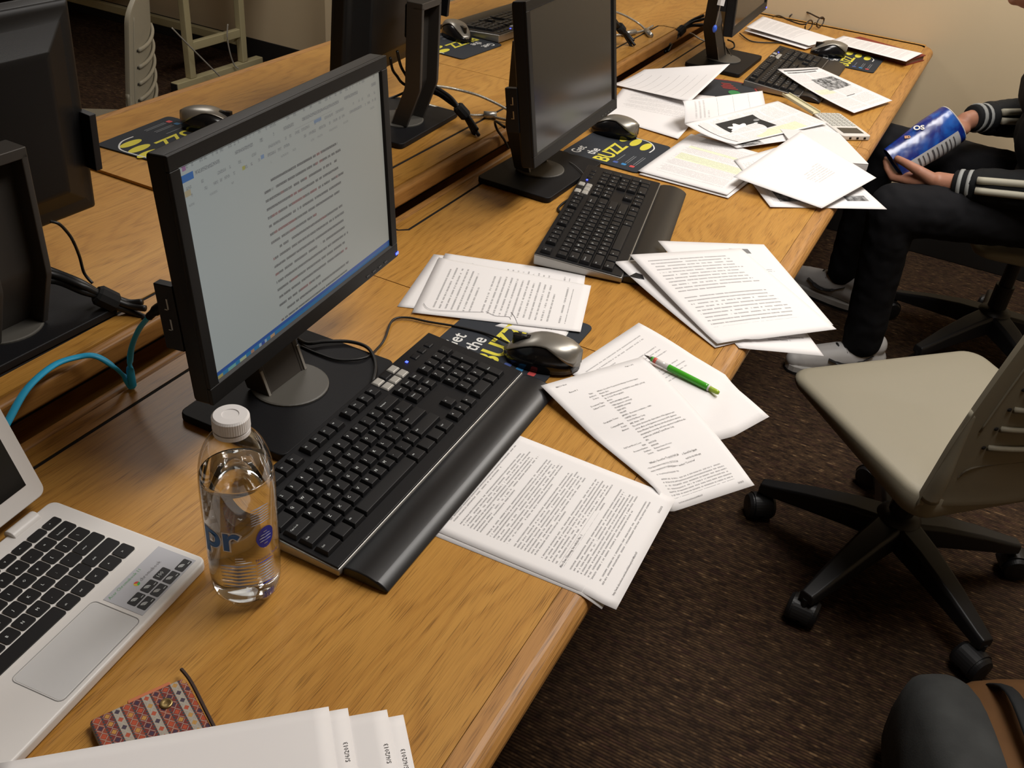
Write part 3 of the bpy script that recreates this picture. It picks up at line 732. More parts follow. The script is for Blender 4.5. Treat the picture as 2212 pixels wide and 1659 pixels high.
of = sheet('magazine page with a black picture of a white flower', at(1588, 312, .020), at(1480, 268, .050), at(1680, 218, .018), at(1788, 266, .018), page_mat('page_mag_a', top=.06, bot=.97, left=.05, right=.95, para=14, seed=5.7, cols=.5, hilite=((.05, .30, .30, .80, (.72, .78, .42)),), blocks=((.34, .84, .22, .62, .020, 0), (.10, .90, .075, .085, .03, 0)), **dense), {'t': -.006, 'c': -.008, 'b': .0}, group=GF, lo=.018,
           shapes=(('print_flower', PAPERW, [(.58+(.135+.030*math.cos(7*k*math.pi/21))*math.cos(k*math.pi/21), .36+(.095+.020*math.cos(7*k*math.pi/21))*math.sin(k*math.pi/21)) for k in range(42)]), ('print_flower', PAPERW, [(.60+.025*math.cos(k*math.pi/6), .53+.02*math.sin(k*math.pi/6)) for k in range(12)]), ('print_flower', mat('print_grey', (.22, .22, .22), .7), [(.68+.035*math.cos(k*math.pi/6), .58+.03*math.sin(k*math.pi/6)) for k in range(12)])))
sheet('second sheet of the highlighted article pile beside the mouse pad', at(1573, 428, .003), at(1380, 376, .003), at(1498, 292, .004), at(1680, 345, .004), mP, group=GF)
sheet('article page with pale green highlighting beside the middle mouse pad', at(1571, 421, .007), at(1378, 369, .006), at(1493, 289, .007), at(1668, 338, .010), page_mat('page_hilite', top=.10, bot=.92, para=12, seed=7.2, hilite=((.12, .85, .42, .56, (.70, .76, .44)), (.12, .85, .70, .75, (.70, .76, .44))), **dense), {'c': .001}, group=GF)
sheet('photo-covered sheet sticking out under the white cover page, tip over the desk edge', at(1664, 447, .004), at(1586, 345, .012), at(1740, 300, .016), at(1916, 452, -.004), page_mat('page_photos', top=.05, bot=.95, left=.1, right=.9, para=9, seed=8.8, blocks=((.10, .30, .12, .30, .06, .6), (.10, .30, .48, .62, .08, .6), (.10, .17, .72, .92, .06, .6)), **dense), {'c': .001, 'b': .002}, group=GF)
ot = sheet('nearly blank cover page at the front of the far pile', at(1893, 384, .022), at(1775, 450, .010), at(1584, 382, .030), at(1729, 283, .036), page_mat('page_cover', .03, .30, .55, .30, .62, 20, 3.9, .45, wf=60), {'c': .0}, group=GF)
sheet('newsletter page with a dark photograph, resting on the far keyboard', at(1679, 149, .042), at(1767, 145, .040), at(1928, 217, .010), at(1845, 244, .010), page_mat('page_newsletter', top=.12, bot=.95, left=.06, right=.94, para=16, seed=6.1, cols=.5, hilite=((.06, .45, .46, .56, (.72, .76, .46)),), blocks=((.40, .92, .24, .50, .05, .9), (.08, .92, .035, .055, .04, 0), (.10, .80, .075, .100, .12, .4), (.50, .70, .66, .672, .05, 0)), **dense), {'c': -.006, 'l': -.006}, group=GF)
GG = 'papers along the back wall end of the desk'
sheet('lower sheet of the pile behind the far keyboard', at(1608, 66, .010), at(1640, 42, .012), at(1790, 88, .014), at(1740, 106, .006), page_mat('page_far_a', top=.08, bot=.9, para=8, seed=1.8, **dense), {'c': .004}, group=GG)
sheet('top sheet of the pile behind the far keyboard, beside the eyeglasses', at(1612, 58, .022), at(1648, 35, .024), at(1806, 84, .022), at(1748, 99, .014), page_mat('page_far_b', top=.08, bot=.7, para=8, seed=2.8, **dense), {'c': .004}, group=GG)
sheet('sheet lying on the dark red folder at the corner of the desk', at(1790, 90, .022), at(1822, 77, .022), at(1993, 115, .026), at(1957, 133, .021), page_mat('page_far_c', top=.08, bot=.9, para=8, seed=3.8, **dense), {'c': .001, 'b': .001}, group=GG)
# the near stack at the bottom of the picture
GN = 'near stack of printouts at the bottom of the picture'
ex, ey = Vector((.683, -.729, 0)), Vector((-.729, -.683, 0))
mN = page_mat('page_printout', .0185, .10, .90, .14, .60, 7, 5.5, .8, wf=52)
for k, (d0, d1, z) in enumerate(((.0, .0, .0160), (.017, .004, .0145), (.052, .012, .0130), (.066, .0195, .0115))):
    br = W(.443, .150, z)+ex*d0+ey*d1
    tr2 = br-ex*.2794
    sheet(('topmost printout of the near stack, covering the patterned wallet', 'second printout from the top of the near stack, dated at its edge', 'third printout from the top of the near stack, dated at its edge', 'undermost printout of the near stack, date nearest the desk edge')[k],
          tr2+ey*.2159, tr2, br, br+ey*.2159, mN if k == 0 else PAPERW, {'c': .001}, group=GN, texts=((.160, .2745, .0058, '5/6/2013'),) if k else ())
# ------------------------------------------------------------------ laptop
def laptop():
    t = thing('laptop', 'small open white laptop at the left edge', 'laptop', (.3885, .3595, T), .105)
    Wd, Dp = .288, .204
    MB().prism(rrect(-.170, .140, -.003, Dp, .010, 5), .002, .0150).build('base_case', WHITEP, t, bevel=.003, seg=3)
    wh2 = mat('laptop_deck_white', (.74, .72, .69), .45)
    o = MB().prism(rrect(-.064, .041, .004, .060, .005, 4), .0146, .01525).build('touchpad', mat('touchpad_grey', (.60, .60, .60), .35), t, bevel=.0003)
    m = MB(); q = rrect(-.0653, .0423, .0028, .0612, .006, 4); m.tube([(x, y, .0150) for x, y in q+q[:1]], .0006, 5); m.build('touchpad_rim', mat('rim_grey', (.33, .33, .33), .4), t)
    MB().prism(rrect(-.160, .122, .069, .182, .004), .0146, .01512).build('key_well', wh2, t)
    KB = mat('laptop_key_black', (.008, .008, .009), .45)
    px = .0190; kx0 = -.1560; cache = {}
    def key(x, y, w_, d_=.0166, leg=''):
        k = (round(w_, 4), round(d_, 4))
        if k not in cache: cache[k] = MB().prism(rrect(-w_/2, w_/2, -d_/2, d_/2, .0022, 3), 0, .0016).build('key', KB); cache[k]['_used'] = 0
        o = inst('key', cache[k], t, (x, y, .0152))
        if leg: lettering('legend', leg, .0046 if len(leg) < 3 else .0030, LEG, o, (-.003 if len(leg) < 3 else -w_*.32, -.0016, .0017), res=1)
    yr = [.1745, .1575, .1383, .1190, .0997, .0805]
    fn = ['esc', '<', '>', 'o', '[]', '||', '-', '+', 'x', 'v', '^', '', '*']
    for i in range(13): key(kx0+.0105+i*.0212, yr[0]+.0005, .0190, .0115, fn[i])
    for i, c in enumerate("`1234567890-="): key(kx0+px*(i+.5), yr[1], .0168, leg=c)
    key(kx0+px*13.75, yr[1], .0262, leg='backspace')
    key(kx0+px*.71, yr[2], .0248, leg='tab')
    for i, c in enumerate("QWERTYUIOP[]\\"): key(kx0+px*(i+1.95), yr[2], .0168, leg=c)
    key(kx0+px*.85, yr[3], .0275, leg='search')
    for i, c in enumerate("ASDFGHJKL;'"): key(kx0+px*(i+2.2), yr[3], .0168, leg=c)
    key(kx0+px*13.58, yr[3]+.0004, .0325, leg='enter')
    key(kx0+px*1.1, yr[4], .0370, leg='shift')
    for i, c in enumerate("ZXCVBNM,./"): key(kx0+px*(i+2.75), yr[4], .0168, leg=c)
    key(kx0+px*13.35, yr[4], .0410, leg='shift')
    x = kx0
    for w_, s in ((1.4, 'ctrl'), (1.4, 'alt'), (6.45, ''), (1.05, 'alt'), (1.05, 'ctrl'), (1.05, '<'), (1.05, '^'), (1.05, '>')):
        key(x+px*w_/2, yr[5], px*w_-.0022, leg=s); x += px*w_
    # information sticker on the palm rest
    ST = mat('sticker_grey', (.47, .48, .52), .35)
    MB().box(.047, .132, .0055, .0535, .0148, .01535).build('sticker', ST, t, bevel=.0002)
    IC = mat('sticker_black', (.012, .012, .014), .4)
    zz = .01545; ipos = []
    for k in range(4): ipos.append((.0530+k*.0195, .0075))
    for k in range(3): ipos.append((.0530+k*.0195, .0195))
    tx = ('', '', '', '', '', '', '100')
    for (ix, iy), s in zip(ipos, tx):
        MB().prism(rrect(ix, ix+.0172, iy, iy+.0105, .0015, 3), .0150, zz).build('sticker_icon', IC, t)
        if s: lettering('print', s, .0062, LEG, t, (ix+.0022, iy+.0040, zz+.0002), res=1)
        else:
            for a_ in range(3): MB().tube([(ix+.0060+(.0012+.0014*a_)*math.cos(math.radians(q)), iy+.0045+(.0012+.0014*a_)*math.sin(math.radians(q)), zz) for q in range(0, 121, 20)], .0004, 4, flat=(1, .2)).build('sticker_symbol', LEG, t)
            MB().box(ix+.0122, ix+.0158, iy+.0022, iy+.0028, zz-.0002, zz+.0001).build('sticker_symbol', LEG, t)
    lettering('print', 'Acer Chromebook 11', .0052, mat('sticker_green', (.12, .36, .14), .5), t, (.050, .0470, zz), 0, 1)
    lettering('print', 'chromebook', .0060, mat('sticker_darkgrey', (.13, .13, .14), .5), t, (.083, .0360, zz), 0, 1)
    for k, cc in enumerate(((.6, .06, .05), (.65, .5, .05), (.05, .4, .1))):
        a0 = k*120; MB().prism([(.0785, .0380)]+[(.0785+.0032*math.cos(math.radians(a0+a)), .0380+.0032*math.sin(math.radians(a0+a))) for a in range(0, 121, 20)], .0150, zz).build('sticker_emblem', mat('emblem%d' % k, cc, .5), t)
    # lid and hinges
    for hx in (-.140, .075):
        MB().rings([[(xx, Dp-.004+.0085*math.cos(a*math.pi/8), .0135+.0075*math.sin(a*math.pi/8)) for a in range(16)] for xx in (hx, hx+.037)]).build('hinge', WHITEP, t, bevel=.001)
    ang = math.radians(-20)
    lid = MB().prism(rrect(-.170, .140, .008, .206, .010, 5), -.006, 0).build('lid', WHITEP, t, bevel=.002)
    lid.location = (0, Dp+.002, .0165); lid.rotation_euler = (math.pi/2+ang, 0, 0)
    sc = MB().box(-.152, .122, .030, .188, 0.0002, .0006).build('screen', mat('laptop_screen_dark', (.008, .009, .010), .16), lid)
    return t
laptop()
# ------------------------------------------------------------------ water bottle
def bottle():
    t = thing('water_bottle', 'clear plastic bottle of water with white cap between laptop and keyboard', 'bottle', (.528, .318, T))
    prof = [(.010, .004), (.024, .001), (.030, .003), (.0345, .012), (.0355, .020), (.0348, .026), (.0362, .030), (.0362, .085), (.0366, .115), (.0366, .146), (.0358, .162), (.0335, .178), (.0285, .193), (.0215, .2035), (.0165, .2075), (.0145, .209), (.0145, .2205)]
    # thin clear shell: mostly see-through with a glossy skin
    q = NT('clear_bottle'); nt = q.t
    tr = q.n('ShaderNodeBsdfTransparent'); tr.inputs[0].default_value = (.955, .95, .94, 1)
    gl = q.n('ShaderNodeBsdfGlossy'); gl.inputs['Roughness'].default_value = .06
    lw = q.n('ShaderNodeLayerWeight'); lw.inputs['Blend'].default_value = .28
    mx = q.n('ShaderNodeMixShader'); q.l(q.mapr(lw.outputs['Facing'], 0, 1, .045, .55), mx.inputs[0]); q.l(tr.outputs[0], mx.inputs[1]); q.l(gl.outputs[0], mx.inputs[2])
    q.l(mx.outputs[0], nt.nodes['Material Output'].inputs[0])
    n = 48
    rs = []
    for k, (r, z) in enumerate(prof):
        ring = []
        for i in range(n):
            a = 2*math.pi*i/n; rr = r
            if z < .013: rr = r*(1-.085*max(0, math.cos(6*a))*(1 if z > .002 else .6))
            ring.append((rr*math.cos(a), rr*math.sin(a), z+(.0035*max(0, math.cos(6*a)) if z < .004 else 0)))
        rs.append(ring)
    o = MB().rings(rs, cap=False).build('bottle_shell', q.m, t, smooth=True)
    ss = o.modifiers.new('s', 'SUBSURF'); ss.levels = 1; ss.render_levels = 1
    wq = mat('water', (.93, .95, .96), .0, trans=1.0, ior=1.33, spec=.5)
    wp = [(.012, .0075), (.026, .005), (.0325, .013), (.0345, .020), (.0340, .026), (.0352, .030), (.0352, .085), (.0357, .115), (.0357, .140), (.0352, .1560), (.0346, .1610), (.0330, .1612), (.002, .1612)]
    MB().lathe(wp, 40).build('water', wq, t, smooth=True)
    MB().lathe([(.0150, .2075), (.0172, .2085), (.0172, .2130), (.0150, .2138)], 40).build('tamper_ring', mat('cap_white', (.66, .64, .63), .4, trans=.0), t)
    m = MB(); prc = [(.0168, .2142), (.0174, .2150), (.0172, .2265), (.0155, .2285), (.008, .2288), (.0075, .2280), (.001, .2280)]
    rs = [[((r*(1+(.012 if (i % 2 and 0 < k < 3) else 0)))*math.cos(2*math.pi*i/96), (r*(1+(.012 if (i % 2 and 0 < k < 3) else 0)))*math.sin(2*math.pi*i/96), z) for i in range(96)] for k, (r, z) in enumerate(prc)]
    MB().rings(rs).build('cap', mat('cap_white', (.66, .64, .63), .4), t)
    # wrap-round print: a ring of print at radius .0368
    def wrap(s, size, a0, z, m_, res=2, name='print', R=.0369, bold=0.0):
        me = text_mesh(s, size, res, bold=bold).copy(); me.materials.append(m_)
        for v in me.vertices:
            a = a0+v.co.x/R; v.co = (R*math.cos(a), R*math.sin(a), z+v.co.y)
        q_ = bpy.data.objects.new(name, me); C.objects.link(q_); q_.parent = t
    aim = math.atan2(-.2-.322, 0-.52)              # side turned to the viewer
    LB = mat('label_blue', (.010, .022, .30), .4); LT = mat('label_teal', (.015, .13, .42), .4); LG = mat('label_grey', (.30, .32, .42), .5); LW = mat('label_white', (.75, .75, .78), .5)
    wrap('pr', .046, aim-1.22, .090, LW, 6, R=.0368, bold=.0022)
    wrap('pr', .046, aim-1.22, .090, LT, 6, R=.0371, bold=.0008)
    def patch(name, outline, m_, R=.0370):
        vs = [(R*math.cos(aim+x/R), R*math.sin(aim+x/R), z) for x, z in outline]
        c = (R*math.cos(aim+sum(x for x, z in outline)/len(outline)/R), R*math.sin(aim+sum(x for x, z in outline)/len(outline)/R), sum(z for x, z in outline)/len(outline))
        MB().add([c]+vs, [(0, i+1, (i+1) % len(vs)+1) for i in range(len(vs))]).build(name, m_, t)
    patch('label_oval', [(.0225+.0105*math.cos(a*math.pi/10)*(1.0 if math.sin(a*math.pi/10) > 0 else .95), .0985+.0135*math.sin(a*math.pi/10)) for a in range(20)], LB, R=.0371)
    for k, ww in enumerate((.004, .011, .014, .013, .004)):
        patch('label_line', [(.0225-ww/2, .1065-k*.0038), (.0225+ww/2, .1065-k*.0038), (.0225+ww/2, .1055-k*.0038), (.0225-ww/2, .1055-k*.0038)], LG, R=.0373)
    for k, ww in enumerate((.008, .010, .016)): patch('label_line', [(-.010, .0795-k*.0034), (-.010+ww, .0795-k*.0034), (-.010+ww, .0785-k*.0034), (-.010, .0785-k*.0034)], LW)
    for k in range(7): patch('label_line', [(-.026, .067-k*.0046), (.010, .067-k*.0046), (.010, .0665-k*.0046), (-.026, .0665-k*.0046)], LG)
    wrap('Nutrition Facts', .0046, aim+.26, .0705, LB, 1)
    for k in range(9): patch('label_line', [(.0105, .067-k*.0038), (.0300, .067-k*.0038), (.0300, .0664-k*.0038), (.0105, .0664-k*.0038)], LB if k in (0, 8) else LG)
    for k in range(7): patch('label_line', [(.0085, .138-k*.0032), (.0290, .138-k*.0032), (.0290, .1374-k*.0032), (.0085, .1374-k*.0032)], LG)
    for k in range(11): patch('barcode_bar', [(.014+k*.0013, .0165), (.0146+k*.0013+(k % 3)*.0002, .0165), (.0146+k*.0013+(k % 3)*.0002, .0255), (.014+k*.0013, .0255)], LB, R=.0366)
    return t
bottle()
# ------------------------------------------------------------------ patterned wallet
def wallet():
    q = NT('woven_wallet_cloth'); x, y, z = q.sep(q.coord())[:3]
    bw = .0088; B = q.ma('DIVIDE', q.ma('ADD', x, .06), bw); bi = q.ma('FLOOR', B); bf = q.ma('FRACT', B)
    alt = q.lt(q.ma('MODULO', bi, 3.0), .5); alt2 = q.mul(q.gt(q.ma('MODULO', bi, 3.0), .5), q.lt(q.ma('MODULO', bi, 3.0), 1.5))
    base = q.mix(alt, (.17, .028, .022), (.34, .30, .25)); base = q.mix(alt2, base, (.26, .055, .028))
    yf = q.ma('FRACT', q.ma('DIVIDE', y, .0095)); yi = q.ma('FLOOR', q.ma('DIVIDE', y, .0095))
    dia = q.ma('ADD', q.ma('ABSOLUTE', q.ma('SUBTRACT', bf, .5)), q.ma('ABSOLUTE', q.ma('SUBTRACT', yf, .5)))
    wn = q.n('ShaderNodeTexWhiteNoise', noise_dimensions='2D'); q.l(q.comb(bi, yi), wn.inputs[0])
    dc = q.mix(q.gt(wn.outputs[0], .5), (.40, .07, .03), (.045, .03, .055)); dc = q.mix(q.gt(wn.outputs[0], .8), dc, (.45, .24, .06))
    base = q.mix(q.mul(q.lt(dia, .30), .95), base, dc)
    base = q.mix(q.mul(q.gt(dia, .42), q.lt(dia, .50), .8), base, (.40, .36, .30))
    edge = q.gt(q.ma('ABSOLUTE', q.ma('SUBTRACT', bf, .5)), .40)
    ed2 = q.gt(q.ma('FRACT', q.ma('DIVIDE', y, .0032)), .5)
    base = q.mix(edge, base, q.mix(ed2, (.035, .055, .065), (.15, .035, .025)))
    q.l(base, q.b.inputs['Base Color']); q.b.inputs['Roughness'].default_value = .9
    q.bump(q.noise(q.coord(), 900, 2), .4, .001)
    a, b = at(191, 1556, .010), at(398, 1462, .010)
    rz = math.atan2((b-a).y, (b-a).x); L = (b-a).length
    t = thing('wallet', 'red woven wallet with striped diamond pattern and a brass snap', 'wallet', (a.x, a.y, T), rz)
    # the cloth lies front side down in y
    MB().prism(rrect(0, L, -.105, 0, .004), .0008, .0098).build('wallet_cover', q.m, t, bevel=.002)
    MB().prism(rrect(L*.40, L*.86, -.03, .0055, .002), .0025, .0065).build('lining', mat('orange_lining', (.50, .16, .07), .8), t, bevel=.001)
    MB().lathe([(.0058, .0097), (.0058, .0110), (.0042, .0116), (.0030, .0108), (.0004, .0108)], 24, (L*.72, -.020, 0)).build('snap', mat('brass', (.36, .26, .11), .35, metal=.9), t, smooth=True)
    MB().tube(spline([(L+.001, .010, .010), (L+.003, -.01, .0105), (L+.002, -.05, .0105), (L+.001, -.10, .0095)], 5), .0018, 6).build('edge_binding', mat('binding_brown', (.045, .025, .018), .8), t)
    return t
wallet()
# ------------------------------------------------------------------ pen
def pen():
    a, b = at(1392, 767, .0105), at(1553, 849, .0065)
    t = thing('ballpoint_pen', 'green and clear ballpoint pen lying on the double-spaced page', 'pen', a)
    d = (b-a); L = d.length; t.rotation_euler = d.to_track_quat('X', 'Z').to_euler()
    def lat(prof, n=18): 
        return [[(x, r*math.cos(2*math.pi*i/n), r*math.sin(2*math.pi*i/n)) for i in range(n)] for x, r in prof]
    MB().rings(lat([(0, .0004), (.004, .0012), (.013, .0034)])).build('tip', mat('pen_tip', (.10, .09, .08), .3, metal=.6), t, smooth=True)
    G_ = mat('pen_green', (.055, .36, .02), .28, coat=.3)
    MB().rings(lat([(.0132, .0040), (.0165, .0043)])).build('collar', G_, t, smooth=True)
    MB().rings(lat([(.0167, .0043), (.0430, .0046)])).build('grip', mat('pen_clear', (.62, .60, .58), .15), t, smooth=True)
    MB().rings(lat([(.0175, .00445), (.0225, .00450)])).build('red_band', mat('pen_red', (.62, .10, .06), .4), t, smooth=True)
    MB().rings(lat([(.0430, .0048), (.0440, .0050), (L-.022, .0050), (L-.018, .0046)])).build('barrel', G_, t, smooth=True)
    MB().rings(lat([(L-.018, .0050), (L-.0155, .0050)])).build('ring', WHITEP, t, smooth=True)
    MB().rings(lat([(L-.0155, .0038), (L-.003, .0036), (L, .0026)])).build('push_button', mat('pen_lime', (.35, .50, .05), .25), t, smooth=True)
pen()
# ------------------------------------------------------------------ small things on the far half
def calculator():
    p = [at(1767, 245, .012), at(1815, 247, .012), at(1874, 290, .012), at(1813, 294, .012)]
    ax = (p[2]-p[1]); rz = math.atan2(ax.y, ax.x); c = sum(p, Vector())/4
    t = thing('graphing_calculator', 'white calculator with dark display at the desk edge', 'calculator', (c.x, c.y, T), rz)
    MB().prism(rrect(-.085, .085, -.040, .040, .008), .001, .013).build('case', mat('calc_white', (.62, .60, .56), .4), t, bevel=.002)
    MB().box(.030, .068, -.028, .028, .0128, .0136).build('display', mat('calc_lcd', (.035, .035, .032), .2), t)
    km = mat('calc_key', (.46, .46, .42), .5); pr = None
    for i in range(8):
        for j in range(5):
            x, y_ = -.074+i*.0122, -.028+j*.014
            if pr is None: pr = MB().prism(rrect(-.0042, .0042, -.005, .005, .0012, 2), 0, .0016).build('key', km); pr['_used'] = 0
            inst('key', pr, t, (x, y_, .013))
    for y_ in (-.02, .0, .02): MB().box(.0846, .0858, y_, y_+.006, .004, .009).build('port', BLK, t)
calculator()
def book():
    p = [at(1700, 290, .020), at(1790, 270, .020), at(1857, 340, .020), at(1765, 362, .020)]
    c = sum(p, Vector())/4; ax = p[2]-p[1]; rz = math.atan2(ax.y, ax.x)
    t = thing('paperback_book', 'white paperback under the cover page at the desk edge', 'book', (c.x, c.y, T), rz)
    MB().box(-.100, .096, -.073, .072, .0022, .0178).build('page_block', mat('page_edges', (.62, .60, .56), .8), t)
    CV = mat('book_cover_white', (.70, .68, .68), .4)
    MB().prism(rrect(-.102, .104, -.075, .075, .003), .0178, .0192).build('front_cover', CV, t)
    MB().prism(rrect(-.102, .104, -.075, .075, .003), .0005, .0021).build('rear_cover', mat('book_cover_grey', (.36, .38, .42), .4), t)
    MB().box(.0975, .104, -.075, .075, .002, .0180).build('spine', CV, t, bevel=.002)
book()
def slide_case():
    a, b = at(1697, 203, .026), at(1764, 244, .016)
    d = b-a; t = thing('slide_cover', 'narrow pale yellow plastic cover leaning on the far keyboard', 'cover', a, 0)
    t.rotation_euler = d.to_track_quat('X', 'Z').to_euler(); L = d.length
    MB().box(0, L, -.012, .012, -.0035, 0).build('cover_plate', mat('pale_yellow_plastic', (.60, .56, .38), .4), t, bevel=.001)
    for s in (-1, 1): MB().box(0, L, s*.012-.0012, s*.012+.0012, -.0035, .004).build('cover_rail', mat('pale_yellow_plastic', (.60, .56, .38), .4), t, bevel=.0006)
slide_case()
def pouch():
    c = at(1580, 205, .0); t = thing('cloth_pouch', 'dark pouch with red trim and green print beside the far keyboard', 'pouch', (c.x+.0, c.y+.015, T), .3)
    m = MB(); n = 28
    ol = [(.105*math.copysign(abs(math.cos(a*2*math.pi/n))**.7, math.cos(a*2*math.pi/n)), .085*math.copysign(abs(math.sin(a*2*math.pi/n))**.7, math.sin(a*2*math.pi/n))) for a in range(n)]
    m.rings([[(x*k, y_*k, z) for x, y_ in ol] for k, z in ((.96, .0006), (1, .004), (.95, .008), (.6, .010), (.05, .0105))])
    m.build('pouch_body', mat('pouch_cloth', (.020, .022, .026), .85, bump=.4, bscale=500), t, smooth=True)
    MB().tube([(x*1.0, y_*1.0, .0048) for x, y_ in ol+ol[:1]], .0035, 6).build('red_trim', mat('pouch_red', (.26, .030, .025), .8), t, smooth=True)
    MB().prism([(-.02+.022*math.cos(a*.5236), -.02+.017*math.sin(a*.5236)) for a in range(12)], .0098, .0112).build('green_print', mat('pouch_green', (.035, .20, .06), .8), t)
    for k in range(4): MB().box(.012+k*.014, .019+k*.014, -.030+.006*k, .012+.004*(k % 2), .0090, .0112).build('red_print', mat('pouch_red', (.26, .03, .025), .8), t)
pouch()
p = [at(1815, 98, .010), at(1860, 84, .010), at(1990, 121, .010), at(1962, 135, .010)]
c = sum(p, Vector())/4; ax = p[2]-p[1]
t = thing('red_folder', 'dark red folder under a sheet at the wall end corner of the desk', 'folder', (c.x, c.y, T), math.atan2(ax.y, ax.x))
MB().box(-.120, .120, -.062, .062, .0006, .0030).build('rear_cover', mat('folder_red', (.20, .022, .014), .5), t); MB().box(-.116, .117, -.058, .058, .003, .0160).build('page_block', mat('page_edges_b', (.20, .10, .07), .8), t); MB().box(-.120, .120, -.062, .062, .016, .0185).build('front_cover', mat('folder_red', (.2, .02, .01), .5), t)
def glasses():
    t = thing('eyeglasses', 'dark framed eyeglasses lying on the papers by the wall', 'eyeglasses', at(1757, 62, .003), 0)
    o = t.location.copy(); FR = mat('frame_dark', (.022, .012, .008), .3)
    z0 = .024
    def P_(u, v, z): return at(u, v, z)-o
    cs = [(P_(1747, 55, z0), 12), (P_(1772, 48, z0), 10)]
    fw = (cs[1][0]-cs[0][0]).normalized(); up = Vector((0, 0, 1))
    for cc, _ in cs:
        ring = [cc+fw*(.026*math.cos(a*math.pi/10))+up*(.017*math.sin(a*math.pi/10)) for a in range(21)]
        MB().tube(ring, .0024, 6).build('lens_rim', FR, t, smooth=True)
        q = mat('lens_glass', (.9, .9, .9), .02, trans=1.0, ior=1.01, spec=.3)
        MB().add([cc]+ring[:20], [(0, i+1, (i+1) % 20+1) for i in range(20)]).build('lens', q, t)
    MB().tube([cs[0][0]+fw*.026, (cs[0][0]+cs[1][0])/2+up*.004, cs[1][0]-fw*.026], .0014, 6).build('bridge', FR, t, smooth=True)
    MB().tube(spline([cs[0][0]-fw*.027+up*.008, P_(1728, 52, .026), P_(1700, 42, .025), P_(1683, 34, .024), P_(1670, 36, .006)], 5), .0026, 6).build('temple', FR, t, smooth=True)
    MB().tube(spline([cs[1][0]+fw*.027+up*.008, P_(1768, 38, .028), P_(1745, 27, .027), P_(1724, 22, .025), P_(1706, 35, .004)], 5), .0026, 6).build('temple', FR, t, smooth=True)
glasses()
# flower and lettering on the magazine pages are flat print
# ------------------------------------------------------------------ cables
def cable(name, label, pts, r, m_=CABLE, group='black cables', flat=None, n=6, cat='cable', extra=()):
    o0 = Vector(pts[0]); o = MB().tube([p-o0 for p in spline(pts, n)], r, 8, flat=flat).build(name, m_, None, smooth=True); o.location = o0
    tag(o, label, cat, group)
    return o
E_BLUE = mat('blue_network_cable', (.030, .46, .80), .38)
cb = cable('network_cable', 'flat bright blue network cable arching from the lit monitor to the laptop', [at(322, 684, .125), at(300, 712, .095), at(284, 752, .060), at(281, 795, .025), at(286, 836, .004), at(270, 815, .012), at(243, 790, .035), at(205, 769, .050), at(165, 772, .052), at(115, 790, .055), at(60, 838, .062), at(20, 905, .062), at(-20, 985, .055), at(-60, 1120, .03)], .0052, E_BLUE, None, (1.0, .55), 7)
o0 = at(322, 684, .125)
o_ = MB().tube([p-o0 for p in spline([at(322, 684, .125), at(335, 672, .134), at(352, 660, .142), at(372, 648, .150)], 4)], [.0065]*4+[.0085]*4+[.010]*5, 10, flat=(1, .8)).build('plug', BLK, cb, smooth=True)
cable('mouse_cable', 'thin black mouse cable curving behind the nearest keyboard', [at(1100, 742, .014), at(1055, 722, .006), at(990, 706, .005), at(925, 695, .004), at(880, 686, .004), at(848, 692, .004), at(832, 730, .004), at(818, 750, .004), at(790, 772, .015), at(735, 778, .015), at(690, 765, .015), at(650, 748, .014)], .0018)
cable('keyboard_cable', 'black keyboard cable looped over the lit monitor base', [at(790, 850, .004), at(806, 822, .016), at(811, 785, .016), at(795, 752, .017), at(755, 738, .017), at(700, 738, .018), at(665, 742, .018), at(645, 732, .015)], .0026)
cable('keyboard_cable', 'black cable looping between the middle monitor base and its keyboard', [at(1285, 408, .005), at(1262, 422, .004), at(1228, 432, .003), at(1207, 448, .003), at(1210, 458, .003), at(1225, 460, .003), at(1242, 468, .003)], .0024)
cable('mouse_cable', 'thin cable arching over the middle monitor base', [at(1230, 350, .014), at(1245, 360, .016), at(1262, 378, .016), at(1270, 400, .015), at(1274, 412, .006)], .0011, mat('grey_cable', (.06, .06, .06), .4))
cable('mouse_cable', 'black cable stub beside the mouse pad at the middle monitor', [at(1213, 330, .004), at(1228, 332, .010), at(1242, 338, .010), at(1250, 344, .004)], .0030)
def bundle(label, pts, strap, r=.0045, n=4, spread=.007):
    t = thing('cable_bundle', label, 'cable', pts[0], 0, 'black cable bundles with straps')
    o = Vector(pts[0])
    for k in range(n):
        a = k*2*math.pi/n
        q = [p-o+Vector((.3*math.cos(a), math.cos(a)*.6, math.sin(a)))*spread*(1 if 0 < i < len(pts)-1 else 1.8)*(.45 if i == strap else 1) for i, p in enumerate(pts)]
        MB().tube(spline(q, 5), r, 7).build('cable', CABLE, t, smooth=True)
    a, b = Vector(pts[strap])-o, Vector(pts[strap+1])-o; d = (b-a).normalized()
    MB().tube([a-d*.004, a, a+d*.024, a+d*.028], [r*2.4, r*3.1, r*3.1, r*2.4], 10).build('strap', mat('hook_loop_strap', (.006, .006, .006), .9), t)
z1 = ZR1; z2 = ZR2
bundle('thick strapped cable bundle hanging from the monitor at the left edge', [at(70, 590, z1+.07), at(120, 598, z1+.062), at(175, 620, z1+.05), at(213, 637, z1+.034), at(240, 650, z1+.022), at(280, 664, z1+.010), at(312, 672, z1+.006)], 3, .0048, 5, .008)
bundle('strapped black cable bundle from the rear monitor between the front monitors', [at(915, 185, z2+.07), at(945, 197, z2+.065), at(972, 215, z2+.055), at(990, 232, z2+.045), at(1008, 252, z2+.025), at(1030, 290, z2+.004)], 3, .0042, 4, .006)
bundle('short black cable bundle hanging right of the dark middle monitor', [at(1318, 38, z2+.09), at(1338, 58, z2+.06), at(1352, 75, z2+.03), at(1368, 97, z2+.004)], 1, .0042, 4, .006)
